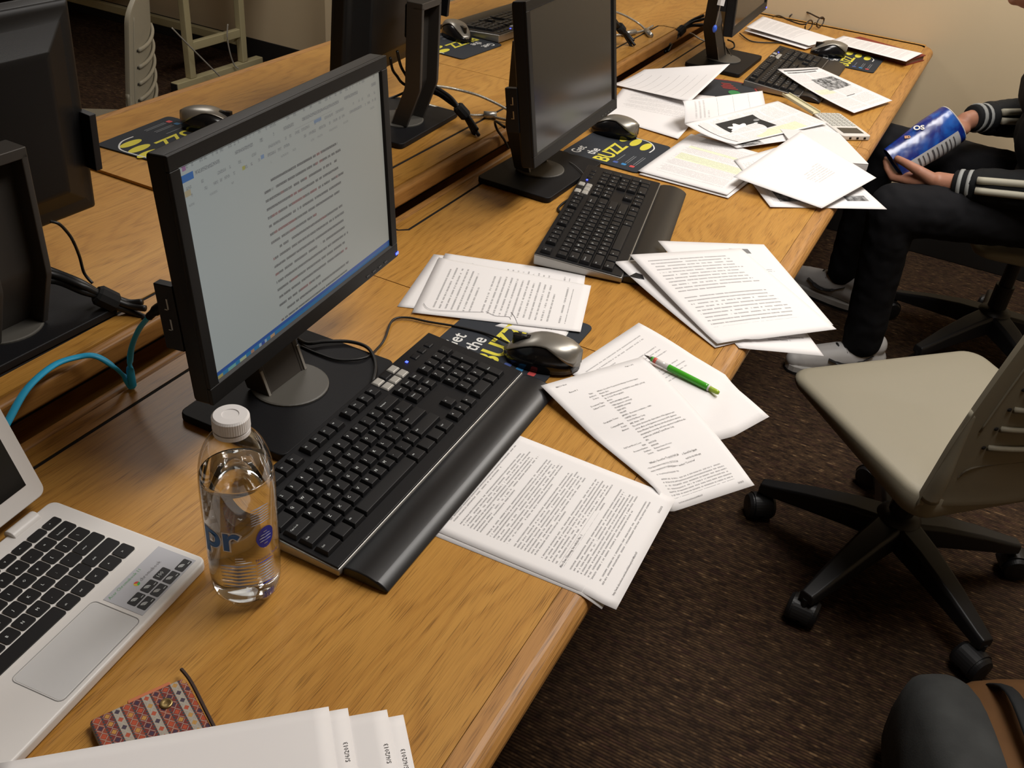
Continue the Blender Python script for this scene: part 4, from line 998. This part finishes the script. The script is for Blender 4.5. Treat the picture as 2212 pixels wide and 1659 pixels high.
bundle('black cable bundle lying on the desk behind the far monitor', [at(1520, 45, .075), at(1495, 50, .06), at(1475, 62, .045), at(1462, 75, .030), at(1450, 88, .014), at(1440, 102, .006)], 2, .0045, 5, .009)
def wire(label, pts, r=.0032, ferrule=None):
    t = thing('security_cable', label, 'cable', pts[0], 0, 'braided steel lock cables')
    o = Vector(pts[0]); q = NT('steel_braid'); 
    MB().tube([p-o for p in spline(pts, 7)], r, 8).build('wire_rope', mat('steel_rope', (.36, .34, .29), .4, metal=.55, vary=.4, vscale=420, bump=.8, bscale=500), t, smooth=True)
    if ferrule: MB().tube([Vector(ferrule[0])-o, Vector(ferrule[1])-o], r*2.6, 10).build('ferrule', STEEL, t, smooth=True)
wire('braided steel cable arching over the rear desk towards the dark monitor', [at(918, 186, z2+.07), at(950, 187, z2+.062), at(985, 193, z2+.052), at(1030, 205, z2+.045), at(1065, 220, z2+.034), at(1095, 236, z2+.022), at(1120, 250, z2+.012)])
wire('lower braided steel cable with a metal ferrule on the rear desk', [at(915, 224, z2+.018), at(945, 232, z2+.010), at(985, 243, z2+.006), at(1020, 249, z2+.006), at(1052, 249, z2+.006), at(1080, 256, z2+.006), at(1110, 262, z2+.006)], .0032, (at(1045, 248, z2+.008), at(1072, 249, z2+.008)))
wire('steel cable loop on the rear desk right of the dark middle monitor', [at(1300, 18, z2+.07), at(1336, 28, z2+.05), at(1362, 40, z2+.03), at(1385, 55, z2+.012), at(1404, 75, z2+.005)], .0032, (at(1396, 66, z2+.008), at(1406, 77, z2+.006)))
wire('steel cable with clamp lying flat beside the short cable bundle', [at(1330, 76, z2+.006), at(1362, 72, z2+.006), at(1390, 66, z2+.006), at(1410, 56, z2+.006)], .0032, (at(1345, 74, z2+.008), at(1372, 69, z2+.008)))
wire('pale lock cable behind the far monitor stand', [at(1470, 80, .008), at(1490, 72, .012), at(1512, 84, .008), at(1530, 92, .006)], .003)
cable('power_cable', 'pair of thin cables hanging from the rear monitor past its port', [at(843, 125, z2+.16), at(848, 150, z2+.13), at(858, 165, z2+.11), at(870, 180, z2+.10), at(895, 192, z2+.08)], .0030)
cable('power_cable', 'thin cable with a round filter hanging behind the lit monitor', [at(858, 110, z2+.17), at(865, 140, z2+.14), at(874, 158, z2+.12), at(888, 178, z2+.10), at(905, 190, z2+.075)], .0030)
cable('power_cable', 'cables lying on the rear desk behind the lit monitor', [at(835, 215, z2+.01), at(862, 205, z2+.02), at(890, 192, z2+.045), at(912, 186, z2+.07)], .0028)
cable('power_cable', 'looped thin black cable at the left monitor stand', [at(108, 478, z1+.15), at(128, 484, z1+.145), at(148, 505, z1+.125), at(160, 525, z1+.11), at(172, 555, z1+.08), at(182, 590, z1+.05), at(200, 612, z1+.035)], .0022)
cable('power_cable', 'small cable loop beside the dark middle monitor ledge', [at(1090, 275, .09), at(1070, 262, .085), at(1074, 280, .06), at(1088, 300, .03), at(1098, 320, .006)], .0028)
cable('mouse_cable', 'cable crossing the far monitor base to the desk', [at(1540, 60, .09), at(1553, 78, .06), at(1562, 95, .03), at(1572, 108, .014), at(1580, 122, .014)], .0024)
cable('mouse_cable', 'black cable hook beside the far monitor base', [at(1572, 86, .03), at(1584, 92, .02), at(1586, 102, .012), at(1576, 107, .004)], .0024)
cable('mouse_cable', 'dark cable running along the paper pile behind the far keyboard', [at(1598, 72, .006), at(1620, 88, .004), at(1650, 92, .004), at(1690, 92, .004)], .0022)
# flash drive with blue clip hanging at the far monitor
t = thing('flash_drive', 'white flash drive with a blue clip hanging at the far monitor', 'flash drive', on(1558, 5, 1, .50)); o0 = t.location.copy()
a, b = on(1562, -12, 1, .50)-o0, on(1556, 12, 1, .50)-o0
MB().tube([a, b], .008, 4, flat=(1.2, .5)).build('drive_body', WHITEP, t)
MB().tube([b, on(1551, 36, 1, .50)-o0, on(1546, 54, 1, .50)-o0], .0016, 6).build('chain', STEEL, t)
MB().ell(on(1544, 62, 1, .50)-o0, (.009, .006, .010)).build('clip', mat('clip_blue', (.03, .10, .55), .3), t, smooth=True)
# ------------------------------------------------------------------ office chairs
WR = .0305
def chair(label, loc, rz):
    t = thing('office_chair', label, 'chair', loc, rz, 'beige plastic swivel chairs')
    SZ = .452
    def outline(ins, zr, zf):
        pts = []
        for x, y in rrect(-.245+ins, .245-ins, -.232+ins, .200-ins, max(.012, .045-ins*.4), 6):
            k = (y+.232)/.432; x *= 1.0-.05*(1-k)
            pts.append((x, y, zr+(zf-zr)*k))
        return pts
    m = MB(); n = len(outline(0, 0, 0))
    rs = [outline(.020, SZ-.060, SZ-.030), outline(.004, SZ-.058, SZ-.026), outline(0, SZ-.052, SZ-.018), outline(.0, SZ-.012, SZ-.012), outline(.006, SZ-.003, SZ-.006), outline(.016, SZ, SZ-.004), outline(.075, SZ-.004, SZ-.002), [(x*.4, y*.4, SZ-.007) for x, y, z in outline(.075, 0, 0)], [(x*.05, y*.05, SZ-.008) for x, y, z in outline(.075, 0, 0)]]
    m.rings(rs); m.build('seat', BEIGE, t, smooth=True)
    def half(z):                                     # half width of the back at height z
        k = (z-.44)/.44
        w_ = .222-.030*k-.045*max(0, k-.25)**1.5
        return w_*(1 if k < .84 else max(.12, 1-((k-.84)/.16)**2.4*.75))
    def by(x, z): return -.246-.055*max(0, z-.45)+.030*(x/.22)**2
    nx, nz = 20, 40; vs = []; fs = []
    for j in range(nz+1):
        z = .425+.455*j/nz; hw = half(z)
        for i in range(nx+1):
            x = -hw+2*hw*i/nx; vs.append((x, by(x, z), z+(.012*(1-(x/hw)**2) if j == nz else 0)))
    for j in range(nz):
        for i in range(nx): k = j*(nx+1)+i; fs.append((k, k+1, k+nx+2, k+nx+1))
    o = MB().add(vs, fs).build('backrest', BEIGE, t, smooth=True)
    sd = o.modifiers.new('s', 'SOLIDIFY'); sd.thickness = .012; sd.offset = 0
    bv = o.modifiers.new('b', 'BEVEL'); bv.width = .004; bv.segments = 3; bv.limit_method = 'ANGLE'; bv.angle_limit = 1.0
    for s in (-1, 1):
        MB().tube(spline([(s*.205, -.222, .440), (s*.205, -.228, .50), (s*.203, by(.2, .56)-.002, .56), (s*.200, by(.2, .62), .64)], 5), [.0185-.0008*k for k in range(16)], 12).build('back_post', BEIGE, t, smooth=True)
        MB().tube(spline([(s*(half(z)-.030), by(half(z)-.030, z)-.0065, z) for z in (.60, .68, .76, .82)], 4), .0022, 6).build('back_ridge', BEIGE, t, smooth=True)
    for k in range(5):
        z = .565+k*.042; hw = half(z)-.062
        q = [(x, by(x, z)-.0075-.004*(1-(x/hw)**4), z-.006*(1-(x/hw)**2)) for x in [hw*(-1+2*i/14) for i in range(15)]]
        MB().tube(q, .0062, 8, flat=(.8, 1)).build('back_rib', BEIGE, t, smooth=True)
        for s in (-1, 1): MB().ell((s*(hw+.007), by(hw, z)-.0058, z), (.0045, .002, .0035), 10, 6).build('rib_hole', DARKGAP, t, smooth=True)
    MB().tube(spline([(-.175, by(.175, .50)-.006, .495), (-.15, by(.15, .52)-.0065, .520), (0, by(0, .52)-.0065, .526), (.15, by(.15, .52)-.0065, .520), (.175, by(.175, .50)-.006, .495)], 6), .0016, 6).build('back_seam', mat('shell_shadow_line', (.12, .10, .07), .6), t)
    CB = mat('chair_base_black', (.010, .010, .011), .45, bump=.15, bscale=700)
    MB().box(-.10, .10, -.12, .10, SZ-.075, SZ-.045).build('seat_plate', CB, t, bevel=.006)
    MB().lathe([(.020, .13), (.027, .14), (.027, .25), (.020, .25), (.020, SZ-.07)], 20).build('gas_column', CB, t)
    MB().lathe([(.030, .095), (.052, .104), (.056, .140), (.045, .165), (.028, .175)], 24).build('hub', CB, t, smooth=True)
    for k in range(5):
        a = math.radians(12+72*k)-rz; c, s = math.cos(a), math.sin(a)
        rs = []
        for d, hw, z0, z1 in ((.030, .034, .100, .160), (.10, .030, .094, .150), (.20, .024, .082, .126), (.285, .018, .070, .100), (.305, .016, .070, .095)):
            rs.append([(d*c-x*s, d*s+x*c, z) for x, z in ((-hw, z0), (hw, z0), (hw, z1-.008), (hw*.75, z1), (-hw*.75, z1), (-hw, z1-.008))])
        MB().rings(rs).build('base_arm', CB, t, bevel=.003)
        cx, cy = .300*c, .300*s
        b = a+.9+k*1.3; cb, sb = math.cos(b), math.sin(b)
        cs = MB().lathe([(.008, .048), (.008, .078)], 10, (cx, cy, 0)).build('caster', CB, t)
        cx += .014*cb; cy += .014*sb
        for q in (-1, 1):
            ring = [[(cx-sb*(q*w_)+cb*WR*rr*math.cos(i*math.pi/18), cy+cb*(q*w_)+sb*WR*rr*math.cos(i*math.pi/18), .0310+WR*rr*math.sin(i*math.pi/18)) for i in range(36)] for w_, rr in ((.004, 1), (.024, 1), (.031, .86), (.033, .4))]
            MB().rings(ring).build('wheel', CB, cs, smooth=False)
        MB().rings([[(cx-sb*w_+cb*.0345*math.cos(i*math.pi/16), cy+cb*w_+sb*.0345*math.cos(i*math.pi/16), .0295+.0355*math.sin(i*math.pi/16)) for i in range(17)] for w_ in (-.020, .020)]).build('hood', CB, cs)
    return t
ch = chair('empty beige swivel chair with ribbed back at the right edge', (1.840, -.335, 0), -math.pi/4)
dup(ch, (3.02, -.445, 0), .28, 'beige swivel chair the seated person sits on')
dup(ch, (1.79, 2.09, 0), .66, 'beige chair beyond the rear desk at the upper left')
# ------------------------------------------------------------------ person
def P3(x, y, z): return Vector((x, y, z+T))
SKIN = mat('skin', (.40, .185, .115), .5, vary=.06, vscale=30)
SHIRT = mat('jacket_black', (.0085, .0095, .0105), .8, spec=.25, bump=.35, bscale=700)
JEAN = mat('dark_jeans', (.0080, .0080, .0095), .85, spec=.2, bump=.4, bscale=900)
STRIPE = mat('stripe_cream', (.42, .40, .32), .7); STRIPE2 = mat('stripe_grey', (.30, .31, .30), .7)
HAIR = mat('dark_hair', (.015, .010, .007), .6)
def person():
    Lhip, Lkn, Lan = P3(2.78, -.47, -.175), P3(2.605, -.085, -.195), P3(2.665, -.115, -.625)
    Rhip, Rkn, Ran = P3(2.98, -.46, -.175), P3(3.05, .030, -.175), P3(3.085, .020, -.615)
    Lsh, Lel, Lwr = P3(2.70, -.39, .18), P3(2.640, -.50, -.055), P3(2.672, -.205, -.112)
    Rsh, Rel, Rwr = P3(3.05, -.37, .18), P3(3.10, -.35, -.015), P3(2.930, -.200, -.004)
    m = MB()
    # trunk, neck, head
    m.limb([(P3(2.88, -.48, -.17), .10), (P3(2.88, -.45, .0), .10), (P3(2.88, -.40, .16), .085), (P3(2.875, -.33, .25), .052), (P3(2.87, -.285, .32), .050)])
    head = P3(2.868, -.262, .415)
    tilt = Matrix.Rotation(math.radians(-14), 3, 'X').to_quaternion()
    m.ell(head, (.074, .093, .108), 20, 14, tilt); m.ell(P3(2.868, -.222, .350), (.054, .052, .050), 14, 10); m.ell(P3(2.868, -.190, .322), (.024, .020, .019), 12, 8)
    m.ell(P3(2.868, -.214, .384), (.056, .046, .046), 14, 10)
    m.limb([(P3(2.868, -.168, .418), .008), (P3(2.868, -.152, .385), .013)])                        # nose
    for s in (-1, 1): m.ell(P3(2.868+s*.076, -.262, .40), (.010, .020, .030), 10, 8)                # ears
    m.limb([(P3(2.850, -.170, .356), .008), (P3(2.868, -.164, .357), .009), (P3(2.886, -.170, .356), .008)])   # lips
    # limbs inside the clothes
    m.limb([(P3(2.88, -.40, .16), .07), (Lsh, .05), (Lel, .040), (Lwr, .0265)]); m.limb([(P3(2.88, -.40, .16), .07), (Rsh, .05), (Rel, .040), (Rwr, .0265)])
    for h, k, a in ((Lhip, Lkn, Lan), (Rhip, Rkn, Ran)): m.limb([(P3(2.88, -.48, -.17), .09), (h, .075), (k, .052), (a, .036)])
    # left hand under the bag: palm, thumb on the near side, four fingers curled round below
    pal = P3(2.690, -.125, -.128)
    m.limb([(Lwr, .0255), (P3(2.678, -.165, -.118), .026)]); m.ell(pal, (.036, .050, .019), 16, 10)
    m.limb([(P3(2.664, -.150, -.112), .019), (P3(2.660, -.115, -.098), .0150), (P3(2.672, -.078, -.090), .0120), (P3(2.690, -.048, -.088), .0098)])
    for k, (x, l) in enumerate(((2.672, .080), (2.692, .088), (2.712, .084), (2.730, .066))):
        b = P3(x, -.088-.004*k, -.134); m.limb([(P3(x-.004, -.115, -.130), .013), (b, .0112), (b+Vector((.012, l*.45, -.006)), .0100), (b+Vector((.032, l*.72, .008)), .0090), (b+Vector((.046, l*.86, .022)), .0080)])
    # right hand reaching into the bag
    m.limb([(Rwr, .0265), (P3(2.900, -.178, -.012), .027)]); m.ell(P3(2.875, -.160, -.024), (.042, .036, .022), 16, 10, Matrix.Rotation(.7, 3, 'Z').to_quaternion())
    for k, (dx, dy) in enumerate(((.0, .014), (.008, -.002), (.014, -.017), (.018, -.031))):
        b = P3(2.852+dx*.9, -.138+dy*.9, -.034); m.limb([(P3(2.872, -.158+dy*.4, -.026), .0125), (b, .0108), (b+Vector((-.026, .018, -.020)), .0098), (b+Vector((-.038, .026, -.042)), .0085)])
    m.limb([(P3(2.880, -.138, -.012), .014), (P3(2.858, -.118, -.020), .0115), (P3(2.838, -.104, -.034), .0098)])
    body = m.build('person', SKIN); remesh(body, .0042, 5)
    tag(body, 'seated person in black striped track jacket and dark jeans holding a blue bag', 'person')
    # jeans
    j = MB()
    j.ell(P3(2.88, -.49, -.175), (.175, .125, .105)); 
    j.limb([(Lhip, .088), (Lkn, .070), (Lkn+Vector((.004, -.004, -.06)), .066), (Lkn.lerp(Lan, .55), .060), (Lan+Vector((0, 0, .0)), .058)]); j.limb([(Rhip, .088), (Rkn, .070), (Rkn+Vector((.002, -.002, -.06)), .066), (Rkn.lerp(Ran, .55), .060), (Ran, .058)])
    jo = j.build('jeans', JEAN, body); remesh(jo, .008, 6); wrinkle(jo, .009, .04, 'denim_folds')
    # jacket
    j = MB()
    j.ell(P3(2.88, -.47, -.10), (.180, .135, .110)); j.ell(P3(2.88, -.435, .02), (.185, .135, .14)); j.ell(P3(2.88, -.395, .13), (.190, .125, .11))
    j.limb([(Lsh, .070), (P3(2.88, -.375, .21), .075), (Rsh, .070)]); j.limb([(P3(2.88, -.375, .22), .075), (P3(2.875, -.345, .265), .066)])
    j.limb([(Lsh, .070), (Lel, .058), (Lel.lerp(Lwr, .45), .054), (Lel.lerp(Lwr, .80), .046)]); j.limb([(Rsh, .070), (Rel, .058), (Rel.lerp(Rwr, .45), .054), (Rel.lerp(Rwr, .78), .047)])
    jo = j.build('jacket', SHIRT, body); remesh(jo, .007, 6); wrinkle(jo, .009, .045, 'jacket_folds')
    # ribbed cuffs with two bands, stripes down the sleeves
    for el, wr in ((Lel, Lwr), (Rel, Rwr)):
        d = (wr-el).normalized(); c0 = el.lerp(wr, .78)
        MB().tube([c0, c0+d*.020, c0+d*.064, c0+d*.068], [.045, .040, .036, .031], 20).build('cuff', SHIRT, body, smooth=True)
        for k, m_ in ((.024, STRIPE2), (.046, STRIPE2)): MB().tube([c0+d*(k-.001), c0+d*k, c0+d*(k+.009), c0+d*(k+.010)], [.036, .0405-.02*k*5*.1, .0400-.02*k*5*.1, .035], 20).build('cuff_band', m_, body, smooth=True)
    def sleeve_stripe(sh, el, wr, side, off):
        pts = []
        for k in range(13):
            f = k/12
            p = el.lerp(wr, .80-f*.75) if f < .9 else el.lerp(wr, .10)
            d = (wr-el).normalized(); r = .050+.008*f
            u_ = side-d*side.dot(d); u_.normalize(); w_ = d.cross(u_)
            an = off
            pts.append(p+(u_*math.cos(an)+w_*math.sin(an))*(r-.0025))
        MB().tube(pts, .0095, 10, flat=(1, 1)).build('sleeve_stripe', STRIPE, body, smooth=True)
    view = (CAM-Lwr).normalized()
    sleeve_stripe(Lsh, Lel, Lwr, view, .30); sleeve_stripe(Lsh, Lel, Lwr, view, -.25)
    sleeve_stripe(Rsh, Rel, Rwr, view, .25); sleeve_stripe(Rsh, Rel, Rwr, view, -.25)
    # hair and eyes
    h = MB(); h.ell(head+Vector((0, -.012, .020)), (.083, .098, .108), 18, 12, tilt); hb = h.build('hair', HAIR, body); remesh(hb, .008, 3)
    bo = hb.modifiers.new('cut', 'BOOLEAN'); bo.operation = 'DIFFERENCE'
    cut = MB().box(2.70, 3.05, -.215, .0, T+.20, T+.455).build('haircut', HAIR, body); bo.object = cut
    bpy.data.objects.remove(cut)
    hb.modifiers.remove(bo)
    hb.location = (0, -.022, .022)
    for s in (-1, 1): MB().ell(P3(2.868+s*.030, -.176, .418), (.011, .006, .006), 12, 8).build('eye', mat('eye_white', (.6, .58, .55), .3), body, smooth=True)
    # sneakers
    SH = mat('sneaker_white', (.50, .49, .48), .5); SO = mat('sneaker_sole', (.46, .45, .43), .6); SB = mat('sneaker_black', (.012, .012, .013), .5)
    for an, toe, nm in ((Lan, at(1702, 772, -.70), 1), (Ran, at(1742, 602, -.70), 0)):
        base = Vector((an.x, an.y, 0)); tv = Vector((toe.x, toe.y, 0))-base; d = tv.normalized(); s = Vector((-d.y, d.x, 0)); L = .20
        def q(a, b, z): return base+d*a+s*b+Vector((0, 0, z))
        u = MB()
        u.limb([(q(-.055, 0, .055), .036), (q(.0, 0, .062), .042), (q(.06, 0, .056), .042), (q(.12, 0, .045), .040), (q(.165, 0, .040), .034), (q(.185, 0, .036), .028)])
        u.limb([(q(-.045, 0, .10), .036), (q(.01, 0, .10), .040)])
        so = u.build('sneaker', SH, body); remesh(so, .005, 5)
        rs = []
        ol = []
        for k in range(24):
            a = 2*math.pi*k/24; ca, sa = math.cos(a), math.sin(a)
            ol.append((.060+.148*math.copysign(abs(ca)**.75, ca), .046*math.copysign(abs(sa)**.8, sa)*(1+.10*ca)))
        MB().rings([[q(x*k-(k-1)*.06, y*k, z) for x, y in ol] for k, z in ((.97, .001), (1, .006), (1, .026), (.96, .030))]).build('sole', SO, so)
        MB().rings([[q(x*1.012-.0007, y*1.012, z) for x, y in ol] for z in (.0005, .009)]).build('sole_edge', SB, so)
        MB().tube(spline([q(-.03, .040, .085), q(.015, .047, .058), (q(.055, .047, .052)), q(.10, .042, .066)], 6), [.003]*5+[.008]*5+[.010]*5+[.006]*4, 8, flat=(1, .5)).build('side_mark', SB, so)
        MB().tube(spline([q(-.03, -.040, .085), q(.015, -.047, .058), (q(.055, -.047, .052)), q(.10, -.042, .066)], 6), [.003]*5+[.008]*5+[.010]*5+[.006]*4, 8, flat=(1, .5)).build('side_mark', SB, so)
        for k in range(5): MB().tube(spline([q(.045+k*.018, -.028, .082-k*.006), q(.052+k*.018, 0, .102-k*.007), q(.045+k*.018, .028, .082-k*.006)], 5), .0042, 6).build('lace', SB, so, smooth=True)
    return body
person()
# ------------------------------------------------------------------ snack bag in the hands
def snack_bag():
    a = P3(2.700, -.042, -.106); b = P3(2.845, -.146, -.014); d = (b-a); L = d.length; d.normalize()
    vw = (CAM-(a+b)/2).normalized(); s = vw.cross(d).normalized(); n_ = d.cross(s).normalized()
    if n_.dot(vw) < 0: n_ = -n_
    if s.dot(DWN) < 0: s = -s                       # s points to the lower side in view
    t = thing('snack_bag', 'shiny blue snack bag held by the seated person', 'bag', a)
    q = NT('blue_foil'); x, y, z = q.sep(q.coord())[:3]
    f = q.noise(q.coord(), 16, 3, .6, .6)
    q.l(q.mix(q.mapr(f, .45, .68), (.006, .018, .17), (.010, .10, .42)), q.b.inputs['Base Color']); q.b.inputs['Roughness'].default_value = .22; q.b.inputs['Specular IOR Level'].default_value = .8
    q.bump(q.noise(q.coord(), 20, 2), .5, .006)
    def ring(f, rs_, rn_, off=0.0, n=32):
        return [d*(L*f)+s*((rs_+off)*math.copysign(abs(math.cos(2*math.pi*i/n))**.8, math.cos(2*math.pi*i/n)))+n_*((rn_+off)*math.copysign(abs(math.sin(2*math.pi*i/n))**.8, math.sin(2*math.pi*i/n))) for i in range(n)]
    def rad(f): 
        return (.046+.010*min(1, f*1.6), .010+.028*min(1, f*1.7))
    fs = [0, .04, .12, .25, .4, .55, .7, .85, 1.0]
    outer = [ring(f, *rad(f)) for f in fs]
    inner = [ring(f, *rad(f), off=-.0012) for f in fs[::-1][:-1]]
    MB().rings(outer, cap=False).build('bag_wall', q.m, t, smooth=True)
    m = MB().rings(inner, cap=True); m.build('bag_lining', mat('foil_lining', (.60, .60, .60), .35), t, smooth=True)
    MB().tube(ring(1.0, *rad(1.0))+ring(1.0, *rad(1.0))[:1], .0014, 5).build('bag_rim', mat('foil_white_edge', (.62, .61, .60), .4), t)
    def onbag(f, ang, off=.0008):
        rs_, rn_ = rad(f); ca, sa = math.cos(ang), math.sin(ang)
        return d*(L*f)+s*((rs_+off)*math.copysign(abs(ca)**.8, ca))+n_*((rn_+off)*math.copysign(abs(sa)**.8, sa))
    def patch(name, f0, f1, a0, a1, m_, off=.0010, nf=10, na=6):
        vs = []; fc = []
        for i in range(nf+1):
            for k in range(na+1): vs.append(onbag(f0+(f1-f0)*i/nf, a0+(a1-a0)*k/na, off))
        for i in range(nf):
            for k in range(na): c = i*(na+1)+k; fc.append((c, c+1, c+na+2, c+na+1))
        return MB().add(vs, fc).build(name, m_, t, smooth=True)
    R_ = math.radians
    patch('facts_panel', .16, .90, R_(14), R_(72), mat('panel_grey', (.36, .36, .36), .4), .0030, 12, 16)
    for k in range(9): patch('facts_line', .25+k*.068, .265+k*.068+.008*(k % 3 == 0), R_(22), R_(66), INK, .0040, 2, 14)
    def word(s_, size, f, ang, m_, off):
        c = onbag(f, ang, off); nn = (n_*math.sin(ang)*1.2+s*math.cos(ang)).normalized()
        up = -DWN-nn*(-DWN).dot(nn); up.normalize(); rt = up.cross(nn)
        me = text_mesh(s_, size, 3, 'CENTER', .0008).copy(); me.materials.append(m_)
        for v in me.vertices: v.co = c+rt*v.co.x+up*v.co.y
        o = bpy.data.objects.new('print', me); C.objects.link(o); o.parent = t
    word('OS', .022, .48, R_(126), mat('bag_white_print', (.68, .66, .60), .4), .0035)
    word('ED', .012, .30, R_(126), mat('bag_orange_print', (.50, .25, .12), .4), .0035)
snack_bag()
# ------------------------------------------------------------------ backpack on the floor
def backpack():
    t = thing('backpack', 'tan backpack with grey suede panel and black straps on the floor', 'backpack', (1.180, -.450, 0), math.radians(-66))
    TAN = mat('tan_canvas', (.115, .050, .013), .85, vary=.2, vscale=8, bump=.5, bscale=500)
    GRY = mat('grey_suede', (.042, .044, .043), .95, vary=.25, vscale=14, bump=.5, bscale=300)
    def sup(x0, x1, hw, z1, nm, m_, pw=.55):
        rs = []
        for k in range(13):
            f = k/12; e = (1-abs(2*f-1)**3.2)**.42
            e = max(e, .05)
            rs.append([(x0+(x1-x0)*f, hw*e*math.copysign(abs(math.cos(a*math.pi/14))**pw, math.cos(a*math.pi/14)), z1/2+z1/2*e*math.copysign(abs(math.sin(a*math.pi/14))**pw, math.sin(a*math.pi/14))) for a in range(28)])
        return MB().rings(rs).build(nm, m_, t, smooth=True)
    o = sup(.018, .50, .175, .265, 'main_compartment', TAN); wrinkle(o, .03, .12, 'canvas_folds')
    o = sup(.0, .15, .172, .258, 'suede_panel', GRY); wrinkle(o, .014, .10, 'suede_folds')
    bo = None
    STR = mat('strap_black', (.007, .008, .009), .8, bump=.4, bscale=600)
    for x in (.15, .225):
        MB().tube(spline([(x-.02, -.19, .03), (x-.012, -.175, .16), (x-.005, -.11, .268), (x, .0, .290), (x+.006, .10, .272), (x+.012, .172, .16), (x+.015, .185, .03)], 6), .016, 8, flat=(.8, .25)).build('strap', STR, t, smooth=True)
    MB().tube(spline([(.10, -.16, .05), (.13, -.15, .18), (.17, -.09, .262), (.27, -.05, .285), (.40, -.03, .270)], 6), .015, 8, flat=(.9, .3)).build('strap', STR, t, smooth=True)
    MB().tube(spline([(.245, .02, .285), (.275, .035, .315), (.31, .02, .285)], 6), .008, 8).build('carry_loop', STR, t, smooth=True)
backpack()
# ------------------------------------------------------------------ table at the far left
def back_table():
    t = thing('side_table', 'table with beige metal T-shaped legs by the far wall', 'table', (3.53, 3.9, 0))
    def B_(x0, x1, y0, y1, z0, z1, nm): MB().box(x0-3.53, x1-3.53, y0-3.9, y1-3.9, z0, z1).build(nm, BEIGEM, t, bevel=.004)
    MB().box(3.15-3.53, 3.88-3.53, 3.02-3.9, 4.85-3.9, .715, .742).build('table_top', OAK, t, bevel=.004)
    for y in (3.115, 4.70):
        B_(3.235, 3.83, y-.022, y+.022, .003, .043, 'foot_bar')
        MB().box(3.230-3.53, 3.236-3.53, y-.018-3.9, y+.018-3.9, .006, .039).build('foot_cap', RUB, t)
        for x in (3.345, 3.705): B_(x-.018, x+.018, y-.018, y+.018, .043, .715, 'leg_post')
        B_(3.363, 3.687, y-.014, y+.014, .165, .205, 'cross_bar'); B_(3.28, 3.80, y-.016, y+.016, .685, .715, 'top_bar')
    B_(3.690, 3.722, 3.13, 4.68, .120, .160, 'stretcher')
    return t
back_table()
gw = mat('grey_wire', (.30, .28, .24), .5)
cable('hanging_cord', 'thin grey cord hanging diagonally past the far table leg', [on(371, 60, 1, 3.08), on(400, 90, 1, 3.06), on(440, 130, 1, 3.04), on(480, 170, 1, 3.02)], .0035, gw, 'grey cords under the far table')
cable('hanging_cord', 'thin grey cord looping down the far table leg', [on(492, 52, 1, 3.08), on(491, 80, 1, 3.08), on(497, 115, 1, 3.08), on(506, 140, 1, 3.08), on(515, 148, 1, 3.07)], .0035, gw, 'grey cords under the far table')
